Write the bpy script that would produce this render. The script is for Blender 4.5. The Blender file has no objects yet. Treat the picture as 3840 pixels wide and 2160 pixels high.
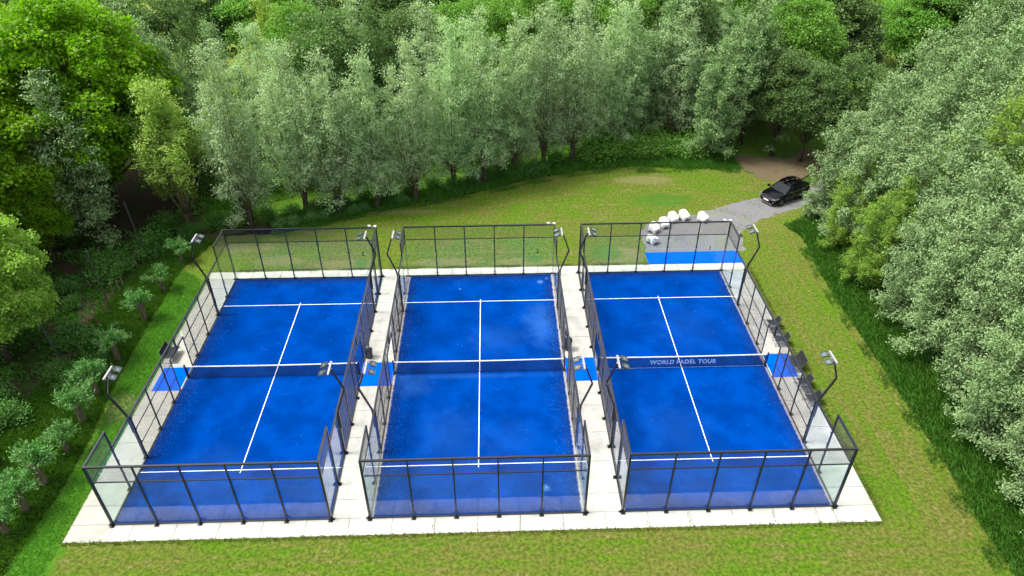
import bpy, bmesh, math, random
import numpy as np
from mathutils import Vector, Matrix
PI = math.pi; R = math.radians
sc = bpy.context.scene
col = sc.collection

# ------------------------------------------------------------ camera, sky, sun
F_PX = 2677.3
cam_d = bpy.data.cameras.new('camera'); cam = bpy.data.objects.new('camera', cam_d); col.objects.link(cam)
cam_d.sensor_width = 36; cam_d.lens = 36 * F_PX / 3840; cam_d.clip_end = 2000; cam_d.clip_start = .1
def _cam():
    yaw, pit, rol = .0273, .6170, -.0032
    sa, ca, sb, cb, sc_, cc = math.sin(yaw), math.cos(yaw), math.sin(pit), math.cos(pit), math.sin(rol), math.cos(rol)
    f = Vector((sa*cb, ca*cb, -sb)); r = Vector((ca, -sa, 0)); u = r.cross(f)
    r2 = r*cc + u*sc_; u2 = -r*sc_ + u*cc
    m = Matrix((r2, u2, -f)).transposed().to_4x4(); m.translation = Vector((1.0586, -21.3208, 28.2105)); return m
cam.matrix_world = _cam(); sc.camera = cam
SUN_EL, SUN_AZ = R(62), R(-88)          # azimuth measured from +Y towards +X
w = bpy.data.worlds.new('World'); sc.world = w; w.use_nodes = True
nt = w.node_tree; nt.nodes.clear()
sky = nt.nodes.new('ShaderNodeTexSky'); sky.sky_type = 'NISHITA'; sky.sun_disc = False
sky.sun_elevation = SUN_EL; sky.sun_rotation = SUN_AZ; sky.air_density = 1.2; sky.dust_density = 4
hs = nt.nodes.new('ShaderNodeHueSaturation'); hs.inputs['Saturation'].default_value = .25
bg = nt.nodes.new('ShaderNodeBackground'); bg.inputs['Strength'].default_value = .15
wo = nt.nodes.new('ShaderNodeOutputWorld')
nt.links.new(sky.outputs[0], hs.inputs['Color']); nt.links.new(hs.outputs[0], bg.inputs['Color']); nt.links.new(bg.outputs[0], wo.inputs['Surface'])
sl = bpy.data.lights.new('sun', 'SUN'); sl.energy = 2.0; sl.angle = R(14); sl.color = (1, .955, .86)
so = bpy.data.objects.new('sun', sl); col.objects.link(so)
sd = Vector((math.sin(SUN_AZ)*math.cos(SUN_EL), math.cos(SUN_AZ)*math.cos(SUN_EL), math.sin(SUN_EL)))
so.rotation_euler = sd.to_track_quat('Z', 'Y').to_euler(); so.location = (0, 0, 60)
sc.view_settings.view_transform = 'Standard'; sc.view_settings.look = 'None'; sc.view_settings.gamma = 1
sc.view_settings.exposure = 1.25
try:
    sc.cycles.transparent_max_bounces = 24
except Exception: pass

# ------------------------------------------------------------ helpers
def tag(o, label=None, cat=None, group=None, kind=None):
    if label: o['label'] = label
    if cat: o['category'] = cat
    if group: o['group'] = group
    if kind: o['kind'] = kind
    return o
def empty(name, loc=(0,0,0), rz=0, label=None, cat=None, group=None):
    o = bpy.data.objects.new(name, None); col.objects.link(o); o.location = loc; o.rotation_euler = (0,0,rz)
    o.empty_display_size = .2
    return tag(o, label, cat, group)
def copy_tree(o, parent=None):
    c = o.copy(); col.objects.link(c)
    if parent: c.parent = parent
    for ch in list(o.children): copy_tree(ch, c)
    return c
class MB:
    def __init__(s): s.v = []; s.f = []
    def add(s, vs, fs):
        n = len(s.v); s.v += [tuple(v) for v in vs]; s.f += [tuple(i+n for i in f) for f in fs]; return s
    def box(s, x0, x1, y0, y1, z0, z1):
        return s.add([(x0,y0,z0),(x1,y0,z0),(x1,y1,z0),(x0,y1,z0),(x0,y0,z1),(x1,y0,z1),(x1,y1,z1),(x0,y1,z1)],
                     [(3,2,1,0),(4,5,6,7),(0,1,5,4),(1,2,6,5),(2,3,7,6),(3,0,4,7)])
    def beam(s, a, b, w, h=None, up=(0,0,1)):
        a = Vector(a); b = Vector(b); h = h or w; d = (b-a).normalized(); up = Vector(up)
        if abs(d.dot(up)) > .98: up = Vector((0,1,0))
        x = d.cross(up).normalized()*w/2; y = x.cross(d).normalized()*h/2
        vs = [a-x-y, a+x-y, a+x+y, a-x+y, b-x-y, b+x-y, b+x+y, b-x+y]
        return s.add(vs, [(3,2,1,0),(4,5,6,7),(0,1,5,4),(1,2,6,5),(2,3,7,6),(3,0,4,7)])
    def tube(s, pts, rad, n=8, cap=True):
        pts = [Vector(p) for p in pts]
        if not isinstance(rad, (list, tuple)): rad = [rad]*len(pts)
        base = len(s.v); x = None
        for i, p in enumerate(pts):
            d = (pts[min(i+1, len(pts)-1)] - pts[max(i-1, 0)]).normalized()
            if x is None:
                x = d.cross(Vector((0,0,1)))
                if x.length < .1: x = Vector((1,0,0))
            x = (x - d*x.dot(d)).normalized(); y = d.cross(x)
            for k in range(n):
                a = 2*PI*k/n; q = p + (x*math.cos(a) + y*math.sin(a))*rad[i]; s.v.append(tuple(q))
        for i in range(len(pts)-1):
            for k in range(n):
                a = base+i*n+k; b = base+i*n+(k+1)%n; s.f.append((a, b, b+n, a+n))
        if cap:
            s.f.append(tuple(base+k for k in reversed(range(n)))); e = base+(len(pts)-1)*n; s.f.append(tuple(e+k for k in range(n)))
        return s
    def quad(s, a, b, c, d): return s.add([a,b,c,d], [(0,1,2,3)])
    def build(s, name, mat, parent=None, smooth=False, loc=None, bevel=0):
        me = bpy.data.meshes.new(name); me.from_pydata(s.v, [], s.f); me.update()
        if smooth: me.shade_smooth()
        o = bpy.data.objects.new(name, me); col.objects.link(o)
        if mat: me.materials.append(mat)
        if parent: o.parent = parent
        if loc: o.location = loc
        if bevel:
            m = o.modifiers.new('bevel', 'BEVEL'); m.width = bevel; m.segments = 2; m.limit_method = 'ANGLE'
        return o
def np_mesh(name, V, nper, mat=None, smooth=False):
    """V: (N*nper,3) consecutive separate polygons of nper corners"""
    V = np.ascontiguousarray(V, dtype=np.float32); n = len(V)
    me = bpy.data.meshes.new(name); me.vertices.add(n); me.vertices.foreach_set('co', V.ravel())
    me.loops.add(n); me.loops.foreach_set('vertex_index', np.arange(n, dtype=np.int32))
    k = n//nper; me.polygons.add(k); me.polygons.foreach_set('loop_start', np.arange(0, n, nper, dtype=np.int32))
    me.polygons.foreach_set('loop_total', np.full(k, nper, dtype=np.int32)); me.update(calc_edges=True)
    if mat: me.materials.append(mat)
    return me
def link(name, me, parent=None, loc=(0,0,0)):
    o = bpy.data.objects.new(name, me); col.objects.link(o); o.location = loc
    if parent: o.parent = parent
    return o

# ------------------------------------------------------------ materials
def new_mat(name):
    m = bpy.data.materials.new(name); m.use_nodes = True; t = m.node_tree; t.nodes.clear()
    out = t.nodes.new('ShaderNodeOutputMaterial'); return m, t, out
class N:
    """tiny node-building helper"""
    def __init__(s, t): s.t = t
    def n(s, typ, **kw):
        x = s.t.nodes.new(typ)
        for k, v in kw.items(): setattr(x, k, v)
        return x
    def L(s, a, b): s.t.links.new(a, b)
    def put(s, sock, v):
        if hasattr(v, 'links'): s.L(v, sock)
        else: sock.default_value = v
    def coord(s, which='Object'): return s.n('ShaderNodeTexCoord').outputs[which]
    def mapping(s, vec, scale=(1,1,1), rot=(0,0,0), loc=(0,0,0)):
        m = s.n('ShaderNodeMapping'); s.L(vec, m.inputs['Vector']); m.inputs['Scale'].default_value = scale
        m.inputs['Rotation'].default_value = rot; m.inputs['Location'].default_value = loc; return m.outputs[0]
    def noise(s, vec, scale=5, detail=4, rough=.55, dist=0):
        x = s.n('ShaderNodeTexNoise'); s.L(vec, x.inputs['Vector']); x.inputs['Scale'].default_value = scale
        x.inputs['Detail'].default_value = detail; x.inputs['Roughness'].default_value = rough; x.inputs['Distortion'].default_value = dist
        return x.outputs['Fac']
    def rng(s, v, a, b, c=0, d=1, smooth=True):
        x = s.n('ShaderNodeMapRange'); x.clamp = True
        if smooth: x.interpolation_type = 'SMOOTHSTEP'
        s.L(v, x.inputs['Value']); x.inputs['From Min'].default_value = a; x.inputs['From Max'].default_value = b
        x.inputs['To Min'].default_value = c; x.inputs['To Max'].default_value = d; return x.outputs[0]
    def math(s, op, a, b=0, c=None):
        x = s.n('ShaderNodeMath', operation=op); s.put(x.inputs[0], a); s.put(x.inputs[1], b)
        if c is not None: s.put(x.inputs[2], c)
        return x.outputs[0]
    def mix(s, fac, a, b, mode='MIX'):
        x = s.n('ShaderNodeMix', data_type='RGBA', blend_type=mode); s.put(x.inputs[0], fac)
        for sock, v in ((x.inputs[6], a), (x.inputs[7], b)):
            if hasattr(v, 'links'): s.L(v, sock)
            else: sock.default_value = (*v, 1) if len(v) == 3 else v
        return x.outputs[2]
    def sep(s, vec): x = s.n('ShaderNodeSeparateXYZ'); s.L(vec, x.inputs[0]); return x.outputs
    def pbsdf(s, color, rough=.6, metal=0, spec=.5, bump=None, bstr=.3, bdist=.02, **kw):
        p = s.n('ShaderNodeBsdfPrincipled')
        if hasattr(color, 'links'): s.L(color, p.inputs['Base Color'])
        else: p.inputs['Base Color'].default_value = (*color, 1)
        s.put(p.inputs['Roughness'], rough); p.inputs['Metallic'].default_value = metal; p.inputs['Specular IOR Level'].default_value = spec
        for k, v in kw.items(): p.inputs[k.replace('_', ' ')].default_value = v
        if bump is not None:
            b = s.n('ShaderNodeBump'); s.L(bump, b.inputs['Height']); b.inputs['Strength'].default_value = bstr; b.inputs['Distance'].default_value = bdist
            s.L(b.outputs[0], p.inputs['Normal'])
        return p.outputs[0]
def simple(name, color, rough=.6, metal=0, spec=.5, var=.12, scale=6, **kw):
    m, t, out = new_mat(name); g = N(t)
    nz = g.noise(g.coord(), scale, 4)
    c = g.mix(g.rng(nz, .3, .7), tuple(max(0, x*(1-var)) for x in color), tuple(min(1, x*(1+var)) for x in color))
    g.L(g.pbsdf(c, rough, metal, spec, **kw), out.inputs[0]); return m

M = {}
M['black_metal'] = simple('black_metal', (.012,.012,.015), .28, 0, .6, .3)
M['grey_metal'] = simple('grey_metal', (.09,.10,.105), .45, .6, .5, .15)
M['light_metal'] = simple('light_metal', (.27,.27,.27), .5, 0, .5, .08)
M['wire'] = simple('wire', (.06,.063,.07), .4, .2, .6, .1)
M['net_cord'] = simple('net_cord', (.008,.008,.012), .8, 0, .2)
M['white_tape'] = simple('white_tape', (.8,.8,.8), .6, 0, .3, .05)
M['line_paint'] = simple('line_paint', (.74,.76,.8), .8, 0, .2, .1, 30)
M['white_plastic'] = simple('white_plastic', (.8,.8,.79), .45, 0, .4, .03)
M['black_fabric'] = simple('black_fabric', (.012,.013,.015), .8, 0, .3, .2, 40)
M['black_print'] = simple('black_print', (.01,.01,.01), .6)
M['letter_print'] = simple('letter_print', (.32,.46,.8), .8, 0, .2, .1)
M['stake_wood'] = simple('stake_wood', (.16,.11,.075), .85, 0, .2, .3, 8)
M['log_wood'] = simple('log_wood', (.06,.05,.035), .9, 0, .2, .35, 5)
M['rubber'] = simple('rubber', (.01,.01,.01), .8, 0, .2)
M['dark_joint'] = simple('dark_joint', (.1,.095,.08), .95, 0, .1, .4, 3)

def mat_bark(name, c1, c2):
    m, t, out = new_mat(name); g = N(t); v = g.coord()
    nz = g.noise(g.mapping(v, (6,6,1.2)), 2.2, 5, .65); nz2 = g.noise(v, .9, 2)
    c = g.mix(g.rng(nz, .32, .68), c1, c2); c = g.mix(g.math('MULTIPLY', g.rng(nz2, .45, .65), .55), c, (.07,.085,.02))
    g.L(g.pbsdf(c, .9, 0, .15, bump=nz, bstr=.8, bdist=.04), out.inputs[0]); return m
M['bark'] = mat_bark('willow_bark', (.05,.04,.028), (.16,.13,.09))
M['limb_bark'] = mat_bark('limb_bark', (.07,.06,.032), (.17,.15,.085))
M['dark_bark'] = mat_bark('dark_bark', (.022,.018,.013), (.075,.06,.045))

def mat_leaf(name, base, light, back, trans=.35, tvar=.18):
    """per-leaf and per-tree variation; paler underside"""
    m, t, out = new_mat(name); g = N(t)
    geo = g.n('ShaderNodeNewGeometry'); oi = g.n('ShaderNodeObjectInfo')
    isl = geo.outputs['Random Per Island']; v = g.coord()
    nz = g.noise(v, .55, 3, .6)
    f = g.math('ADD', g.math('MULTIPLY', isl, .55), g.math('MULTIPLY', g.rng(nz, .3, .7), .45))
    c = g.mix(f, base, light)
    h = g.n('ShaderNodeHueSaturation'); g.L(c, h.inputs['Color'])
    g.L(g.math('ADD', g.math('MULTIPLY', oi.outputs['Random'], .03), .485), h.inputs['Hue'])
    g.L(g.math('ADD', g.math('MULTIPLY', oi.outputs['Random'], 2*tvar), 1-tvar), h.inputs['Value'])
    c = g.mix(geo.outputs['Backfacing'], h.outputs[0], back)
    c2 = g.mix(.5, c, h.outputs[0])
    d = g.n('ShaderNodeBsdfDiffuse'); g.L(c, d.inputs[0])
    tr = g.n('ShaderNodeBsdfTranslucent'); g.L(g.mix(1.0, c2, (1.15,1.25,.55), 'MULTIPLY'), tr.inputs[0])
    mx = g.n('ShaderNodeMixShader'); mx.inputs[0].default_value = trans; g.L(d.outputs[0], mx.inputs[1]); g.L(tr.outputs[0], mx.inputs[2])
    gl = g.n('ShaderNodeBsdfGlossy'); gl.inputs['Roughness'].default_value = .45; gl.inputs[0].default_value = (1,1,1,1)
    m2 = g.n('ShaderNodeMixShader'); m2.inputs[0].default_value = .015; g.L(mx.outputs[0], m2.inputs[1]); g.L(gl.outputs[0], m2.inputs[2])
    g.L(m2.outputs[0], out.inputs[0]); return m
M['leaf_willow'] = mat_leaf('leaf_willow', (.14,.28,.09), (.43,.58,.27), (.36,.48,.28), .42, .22)
M['leaf_silver'] = mat_leaf('leaf_silver', (.03,.10,.018), (.14,.265,.07), (.25,.37,.16), .34, .36)
M['leaf_lime'] = mat_leaf('leaf_lime', (.08,.22,.01), (.29,.43,.025), (.2,.32,.05), .42)
M['leaf_yellow'] = mat_leaf('leaf_yellow', (.15,.30,.015), (.42,.54,.04), (.3,.42,.1), .42)
M['leaf_maple'] = mat_leaf('leaf_maple', (.045,.18,.001), (.27,.45,.004), (.15,.29,.01), .42)
M['leaf_mid'] = mat_leaf('leaf_mid', (.05,.18,.01), (.19,.39,.03), (.15,.31,.05), .42)
M['leaf_oak'] = mat_leaf('leaf_oak', (.11,.30,.012), (.38,.58,.045), (.26,.42,.07), .45)
M['grass_mown'] = mat_leaf('grass_mown', (.025,.075,.002), (.11,.16,.012), (.07,.09,.015), .3)
M['leaf_dark'] = mat_leaf('leaf_dark', (.03,.095,.010), (.09,.205,.035), (.12,.20,.06), .38)
M['leaf_fresh'] = mat_leaf('leaf_fresh', (.03,.15,.02), (.10,.30,.05), (.12,.27,.07), .36)
M['leaf_under'] = mat_leaf('leaf_under', (.022,.11,.008), (.085,.25,.022), (.07,.18,.03), .36)
M['grass_tall'] = mat_leaf('grass_tall', (.03,.11,.008), (.085,.22,.02), (.06,.15,.02), .3)
M['grass_lush'] = mat_leaf('grass_lush', (.07,.22,.018), (.15,.36,.03), (.12,.28,.04), .35)
M['grass_dry'] = mat_leaf('grass_dry', (.035,.075,.006), (.14,.16,.035), (.12,.13,.04), .3)

def mat_lawn():
    m, t, out = new_mat('lawn_grass'); g = N(t); v = g.coord(); x, y, z = g.sep(v)[:3]
    # warp so that mowing lines are not ruler straight
    big = g.noise(v, .16, 2, .5); med = g.noise(v, .5, 4, .6); fine = g.noise(v, 5.5, 6, .8); ff = g.noise(v, 34, 4, .75)
    sx = g.noise(g.mapping(v, (.4, 1.9, 1)), 1.0, 7, .76, .3)     # streaks along X
    sy = g.noise(g.mapping(v, (2.1, .33, 1), (0,0,R(2))), 1.0, 7, .76, .3)   # streaks along Y
    sb = g.noise(g.mapping(v, (.4, 1.8, 1), (0,0,R(-17))), 1.0, 7, .76, .5)    # streaks along the back edge
    right = g.rng(x, 18.5, 20.5); back = g.rng(y, 22, 27)
    right = g.math('MULTIPLY', right, g.math('SUBTRACT', 1, g.rng(y, -2.8, -1.2, 1, 0)))
    lx = g.noise(g.mapping(v, (.05, 2.9, 1)), 1.0, 3, .6, .15); ly = g.noise(g.mapping(v, (2.9, .045, 1), (0,0,R(1.5))), 1.0, 3, .6, .15)
    sx = g.math('ADD', g.math('MULTIPLY', sx, .6), g.math('MULTIPLY', lx, .4)); sy = g.math('ADD', g.math('MULTIPLY', sy, .5), g.math('MULTIPLY', ly, .5))
    st = g.mix(back, sx, sb); st = g.mix(g.math('MULTIPLY', right, g.math('SUBTRACT', 1, back)), st, sy)
    m2 = g.noise(v, 1.9, 6, .75); f = g.math('ADD', g.math('MULTIPLY', st, .5), g.math('ADD', g.math('MULTIPLY', med, .1), g.math('ADD', g.math('MULTIPLY', big, .18), g.math('MULTIPLY', m2, .22))))
    green = g.mix(g.rng(fine, .38, .62), (.033,.098,.002), (.115,.20,.008))
    olive = g.mix(g.rng(fine, .38, .62), (.062,.082,.009), (.17,.172,.036))
    c = g.mix(g.rng(f, .44, .56), green, olive)
    # dry clippings
    clip = g.math('MULTIPLY', g.rng(g.math('ADD', g.math('MULTIPLY', st, .6), g.math('MULTIPLY', m2, .4)), .53, .62), g.rng(fine, .45, .6))
    c = g.mix(g.math('MULTIPLY', clip, .75), c, (.30,.26,.13))
    # thick dark tufts
    tuft = g.math('MULTIPLY', g.rng(ff, .56, .7), g.rng(fine, .4, .6)); c = g.mix(g.math('MULTIPLY', tuft, .8), c, (.015,.045,.003))
    # lush strip on the left of the paving
    lush = g.rng(g.math('ADD', x, g.math('MULTIPLY', g.math('SUBTRACT', med, .5), 1.6)), -18.4, -19.2, 0, 1)
    lush = g.math('MULTIPLY', lush, g.rng(y, 17, 22, 1, .1))
    c = g.mix(lush, c, g.mix(fine, (.03,.13,.006), (.08,.23,.012)))
    # bare patch on the left, worn spots behind the far glass
    def spot(cx, cy, rx, ry, r0=.6, r1=1.1):
        dx = g.math('DIVIDE', g.math('SUBTRACT', x, cx), rx); dy = g.math('DIVIDE', g.math('SUBTRACT', y, cy), ry)
        d = g.math('SQRT', g.math('ADD', g.math('MULTIPLY', dx, dx), g.math('MULTIPLY', dy, dy)))
        d = g.math('ADD', d, g.math('MULTIPLY', g.math('SUBTRACT', g.noise(v, 1.6, 4, .7), .5), 1.3)); return g.rng(d, r1, r0)
    bare = g.mix(g.rng(ff, .35, .65), (.16,.115,.07), (.3,.23,.15))
    c = g.mix(g.math('MULTIPLY', spot(-19.9, 7.7, 1.1, 1.3), .85), c, bare)
    worn = g.mix(g.rng(ff, .35, .65), (.19,.155,.075), (.29,.25,.13))
    for a in ((-14.6,22.3,2.2,.8), (-9.5,21.7,2.6,.7), (-2.5,21.8,3,.55), (3.0,21.7,2.5,.6), (10.2,22.3,1.9,1.3), (-17.5,24.2,2.6,.8), (14,34.3,3.0,.9), (-6.5,29.3,4,.4)):
        c = g.mix(g.math('MULTIPLY', spot(*a), .4), c, worn)
    for a in ((3.9,21.95,.75,.5), (9.3,22.6,1.3,1.1), (15,30.5,2.6,1.4), (-8.6,21.8,.6,.7)):
        c = g.mix(g.math('MULTIPLY', spot(*a), .6), c, (.035,.14,.008))
    bmp = g.math('ADD', ff, fine)
    g.L(g.pbsdf(c, .9, 0, .15, bump=bmp, bstr=.9, bdist=.06), out.inputs[0]); return m
M['lawn'] = mat_lawn()

def mat_ground():
    m, t, out = new_mat('ground_cover'); g = N(t); v = g.coord(); x, y, z = g.sep(v)[:3]
    n1 = g.noise(v, .35, 4, .6); n2 = g.noise(v, 6, 5, .7); n3 = g.noise(v, 24, 4, .7)
    grass = g.mix(g.rng(n2, .3, .7), (.05,.12,.012), (.12,.24,.025))
    soil = g.mix(g.rng(n3, .35, .65), (.028,.020,.013), (.085,.062,.04))
    dark_green = g.mix(g.rng(n2, .35, .6), (.02,.03,.01), (.04,.08,.014))  # darker green cover, used on the left and below the right-hand trees
    left = g.math('MULTIPLY', g.rng(x, -21.5, -23.5), g.rng(y, 46, 38, 0, 1))
    f = g.math('MULTIPLY', left, g.rng(n1, .38, .52)); c = g.mix(left, grass, dark_green); c = g.mix(f, c, soil)
    rgt = g.math('MULTIPLY', g.rng(x, 24, 27), g.rng(y, 44, 36, 0, 1)); c = g.mix(g.math('MULTIPLY', rgt, .8), c, dark_green)
    ditch = g.rng(g.math('ABSOLUTE', g.math('ADD', g.math('SUBTRACT', y, g.math('MULTIPLY', x, .36)), -33.8)), 1.6, .7)
    ditch = g.math('MULTIPLY', ditch, g.rng(x, 7, 4, 0, 1)); c = g.mix(g.math('MULTIPLY', ditch, .85), c, soil)
    far = g.rng(y, 55, 65); c = g.mix(far, c, g.mix(n1, (.09,.17,.015), (.19,.22,.04)))
    g.L(g.pbsdf(c, .95, 0, .1, bump=n2, bstr=.9, bdist=.12), out.inputs[0]); return m
M['ground'] = mat_ground()

def mat_turf(name, patches, dust, edge, blobs=()):
    m, t, out = new_mat(name); g = N(t); v = g.coord(); x, y, z = g.sep(v)[:3]
    nz = g.noise(v, .45, 4, .6); fib = g.noise(g.mapping(v, (60,60,60)), 1, 3, .8); n2 = g.noise(v, 14, 4, .7)
    c = g.mix(g.rng(nz, .36, .64), (.0,.0175,.118), (.0,.0345,.21))
    c = g.mix(g.math('MULTIPLY', g.rng(fib, .35, .7), .5), c, (.0,.055,.35))
    c = g.mix(g.math('MULTIPLY', g.rng(n2, .5, .75), .45), c, (.0,.016,.13))
    def spot(cx, cy, rx, ry, soft=1.5):
        dx = g.math('DIVIDE', g.math('SUBTRACT', x, cx), rx); dy = g.math('DIVIDE', g.math('SUBTRACT', y, cy), ry)
        d = g.math('SQRT', g.math('ADD', g.math('MULTIPLY', dx, dx), g.math('MULTIPLY', dy, dy)))
        d = g.math('ADD', d, g.math('MULTIPLY', g.math('SUBTRACT', g.noise(v, 1.1, 5, .7), .5), 1.6)); return g.rng(d, soft, .0)
    for (cx, cy, rx, ry, amt) in patches:
        s = g.math('MULTIPLY', spot(cx, cy, rx, ry), g.rng(fib, .2, .75, .55, 1)); c = g.mix(g.math('MULTIPLY', s, amt*.55), c, (.04,.15,.42))
    for (cx, cy, r_) in blobs:
        s = g.math('MULTIPLY', spot(cx, cy, r_, r_, .9), g.rng(n2, .45, .6)); c = g.mix(g.math('MULTIPLY', s, .7), c, (.2,.4,.75))
    # darker blue towards the walls; pale dust specks and dirt at the sides
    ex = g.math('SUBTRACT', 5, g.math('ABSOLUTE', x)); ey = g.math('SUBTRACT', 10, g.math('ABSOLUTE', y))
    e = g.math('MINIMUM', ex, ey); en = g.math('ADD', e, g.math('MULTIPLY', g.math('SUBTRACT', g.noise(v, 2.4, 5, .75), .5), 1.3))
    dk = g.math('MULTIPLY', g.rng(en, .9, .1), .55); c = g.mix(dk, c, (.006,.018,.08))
    sp = g.n('ShaderNodeTexVoronoi', feature='F1'); g.L(v, sp.inputs['Vector']); sp.inputs['Scale'].default_value = 3.1
    spk = g.math('MULTIPLY', g.rng(sp.outputs['Distance'], .10, .05), g.rng(g.noise(v, 1.3, 3), .5, .62))
    c = g.mix(g.math('MULTIPLY', spk, .35), c, (.16,.3,.6))
    sp2 = g.n('ShaderNodeTexVoronoi', feature='F1'); g.L(v, sp2.inputs['Vector']); sp2.inputs['Scale'].default_value = 9
    spk2 = g.math('MULTIPLY', g.rng(sp2.outputs['Distance'], .2, .08), g.rng(en, 1.8, .3)); c = g.mix(g.math('MULTIPLY', spk2, dust), c, (.14,.24,.48))
    if edge:
        ed = g.math('ADD', ex, g.math('MULTIPLY', g.math('SUBTRACT', g.noise(v, 5, 5, .8), .5), .32))
        c = g.mix(g.math('MULTIPLY', g.rng(ed, .14, .04), edge), c, (.5,.46,.38))
    g.L(g.pbsdf(c, .95, 0, .0, bump=fib, bstr=.35, bdist=.01), out.inputs[0]); return m

def mat_conc():
    m, t, out = new_mat('concrete'); g = N(t); v = g.coord(); x, y, z = g.sep(v)[:3]; geo = g.n('ShaderNodeNewGeometry')
    n1 = g.noise(v, .9, 5, .65); n2 = g.noise(v, 12, 5, .7)
    c = g.mix(g.rng(n1, .3, .7), (.36,.355,.33), (.5,.49,.455))
    c = g.mix(g.math('MULTIPLY', geo.outputs['Random Per Island'], .22), c, (.44,.43,.38))
    c = g.mix(g.math('MULTIPLY', g.rng(n2, .5, .75), .25), c, (.38,.37,.33))
    c = g.mix(g.rng(x, -16.7, -17.2, 0, .45), c, (.17,.18,.14))            # greenish left paving, with its shade painted into the colour
    st = g.math('MULTIPLY', g.rng(g.noise(v, 1.7, 5, .75), .52, .72), .55); c = g.mix(st, c, (.27,.27,.2))
    g.L(g.pbsdf(c, .85, 0, .25, bump=n2, bstr=.2, bdist=.01), out.inputs[0]); return m
M['concrete'] = mat_conc()
def mat_mat():
    m, t, out = new_mat('mat_turf'); g = N(t); v = g.coord(); n = g.noise(v, 50, 3, .8); n1 = g.noise(v, 1.2, 4)
    c = g.mix(g.rng(n, .3, .7), (.0,.065,.5), (.0,.10,.7)); c = g.mix(g.math('MULTIPLY', g.rng(n1, .5, .7), .25), c, (.0,.09,.45))
    g.L(g.pbsdf(c, .9, 0, .0, bump=n, bstr=.3, bdist=.01), out.inputs[0]); return m
M['mat'] = mat_mat()
def mat_gravel():
    m, t, out = new_mat('gravel'); g = N(t); v = g.coord()
    vo = g.n('ShaderNodeTexVoronoi', feature='F1'); g.L(v, vo.inputs['Vector']); vo.inputs['Scale'].default_value = 16
    n1 = g.noise(v, .8, 4, .65); n2 = g.noise(v, 11, 6, .85)
    c = g.mix(g.rng(n2, .32, .68), (.06,.06,.068), (.27,.265,.275)); c = g.mix(g.math('MULTIPLY', g.rng(vo.outputs['Distance'], .25, .6), .5), c, (.13,.13,.14))
    c = g.mix(g.math('MULTIPLY', g.math('MULTIPLY', g.rng(n1, .5, .68), g.rng(n2, .35, .6)), .75), c, (.14,.18,.05))
    c = g.mix(g.math('MULTIPLY', g.rng(g.noise(v, 1.5, 4, .7), .58, .72), .5), c, (.26,.18,.1))
    g.L(g.pbsdf(c, .9, 0, .2, bump=n2, bstr=.9, bdist=.04), out.inputs[0]); return m
M['gravel'] = mat_gravel()
def mat_straw():
    m, t, out = new_mat('leaf_litter'); g = N(t); v = g.coord()
    n1 = g.noise(g.mapping(v, (1,3,1), (0,0,.6)), 9, 5, .8, .5); n2 = g.noise(v, 1.2, 3)
    c = g.mix(g.rng(n1, .3, .7), (.06,.045,.03), (.21,.16,.095)); c = g.mix(g.math('MULTIPLY', g.rng(n2, .52, .66), .6), c, (.05,.1,.02))
    g.L(g.pbsdf(c, .95, 0, .1, bump=n1, bstr=1, bdist=.08), out.inputs[0]); return m
M['straw'] = mat_straw()
def mat_glass():
    m, t, out = new_mat('clear_glass'); g = N(t)
    tr = g.n('ShaderNodeBsdfTransparent'); tr.inputs[0].default_value = (.94,.975,.962,1)
    gl = g.n('ShaderNodeBsdfGlossy'); gl.inputs['Roughness'].default_value = .01; gl.inputs[0].default_value = (1,1,1,1)
    lw = g.n('ShaderNodeLayerWeight'); lw.inputs['Blend'].default_value = .5
    mx = g.n('ShaderNodeMixShader'); g.L(g.math('ADD', g.math('MULTIPLY', g.math('POWER', lw.outputs['Facing'], 5), .9), .032), mx.inputs[0]); g.L(tr.outputs[0], mx.inputs[1]); g.L(gl.outputs[0], mx.inputs[2])
    df = g.n('ShaderNodeBsdfDiffuse'); df.inputs[0].default_value = (.5,.6,.56,1)
    m2 = g.n('ShaderNodeMixShader'); nz = g.noise(g.coord(), .8, 4, .6); g.L(g.rng(nz, .3, .7, .003, .02), m2.inputs[0]); g.L(mx.outputs[0], m2.inputs[1]); g.L(df.outputs[0], m2.inputs[2])
    g.L(m2.outputs[0], out.inputs[0]); return m
M['glass'] = mat_glass()
M['lamp_glass'] = simple('lamp_glass', (.35,.42,.42), .12, .5, .8, .2)
M['car_paint'] = simple('car_paint', (.003,.003,.004), .12, 0, .2, .1, Coat_Weight=.08, Coat_Roughness=.03)
M['car_glass'] = simple('car_glass', (.01,.013,.015), .05, .0, .18, .1)
M['chrome'] = simple('chrome', (.6,.6,.62), .2, 1, .5, .05)
M['lamp_clear'] = simple('lamp_clear', (.16,.19,.2), .25, .3, .8, .1)
M['plate'] = simple('plate', (.75,.74,.7), .5)
M['alloy'] = simple('alloy', (.16,.16,.17), .35, .8)
M['red_trim'] = simple('red_trim', (.25,.16,.15), .4)
M['bin_plastic'] = simple('bin_plastic', (.03,.033,.035), .4)
M['dome_white'] = simple('dome_white', (.7,.7,.7), .4)

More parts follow.
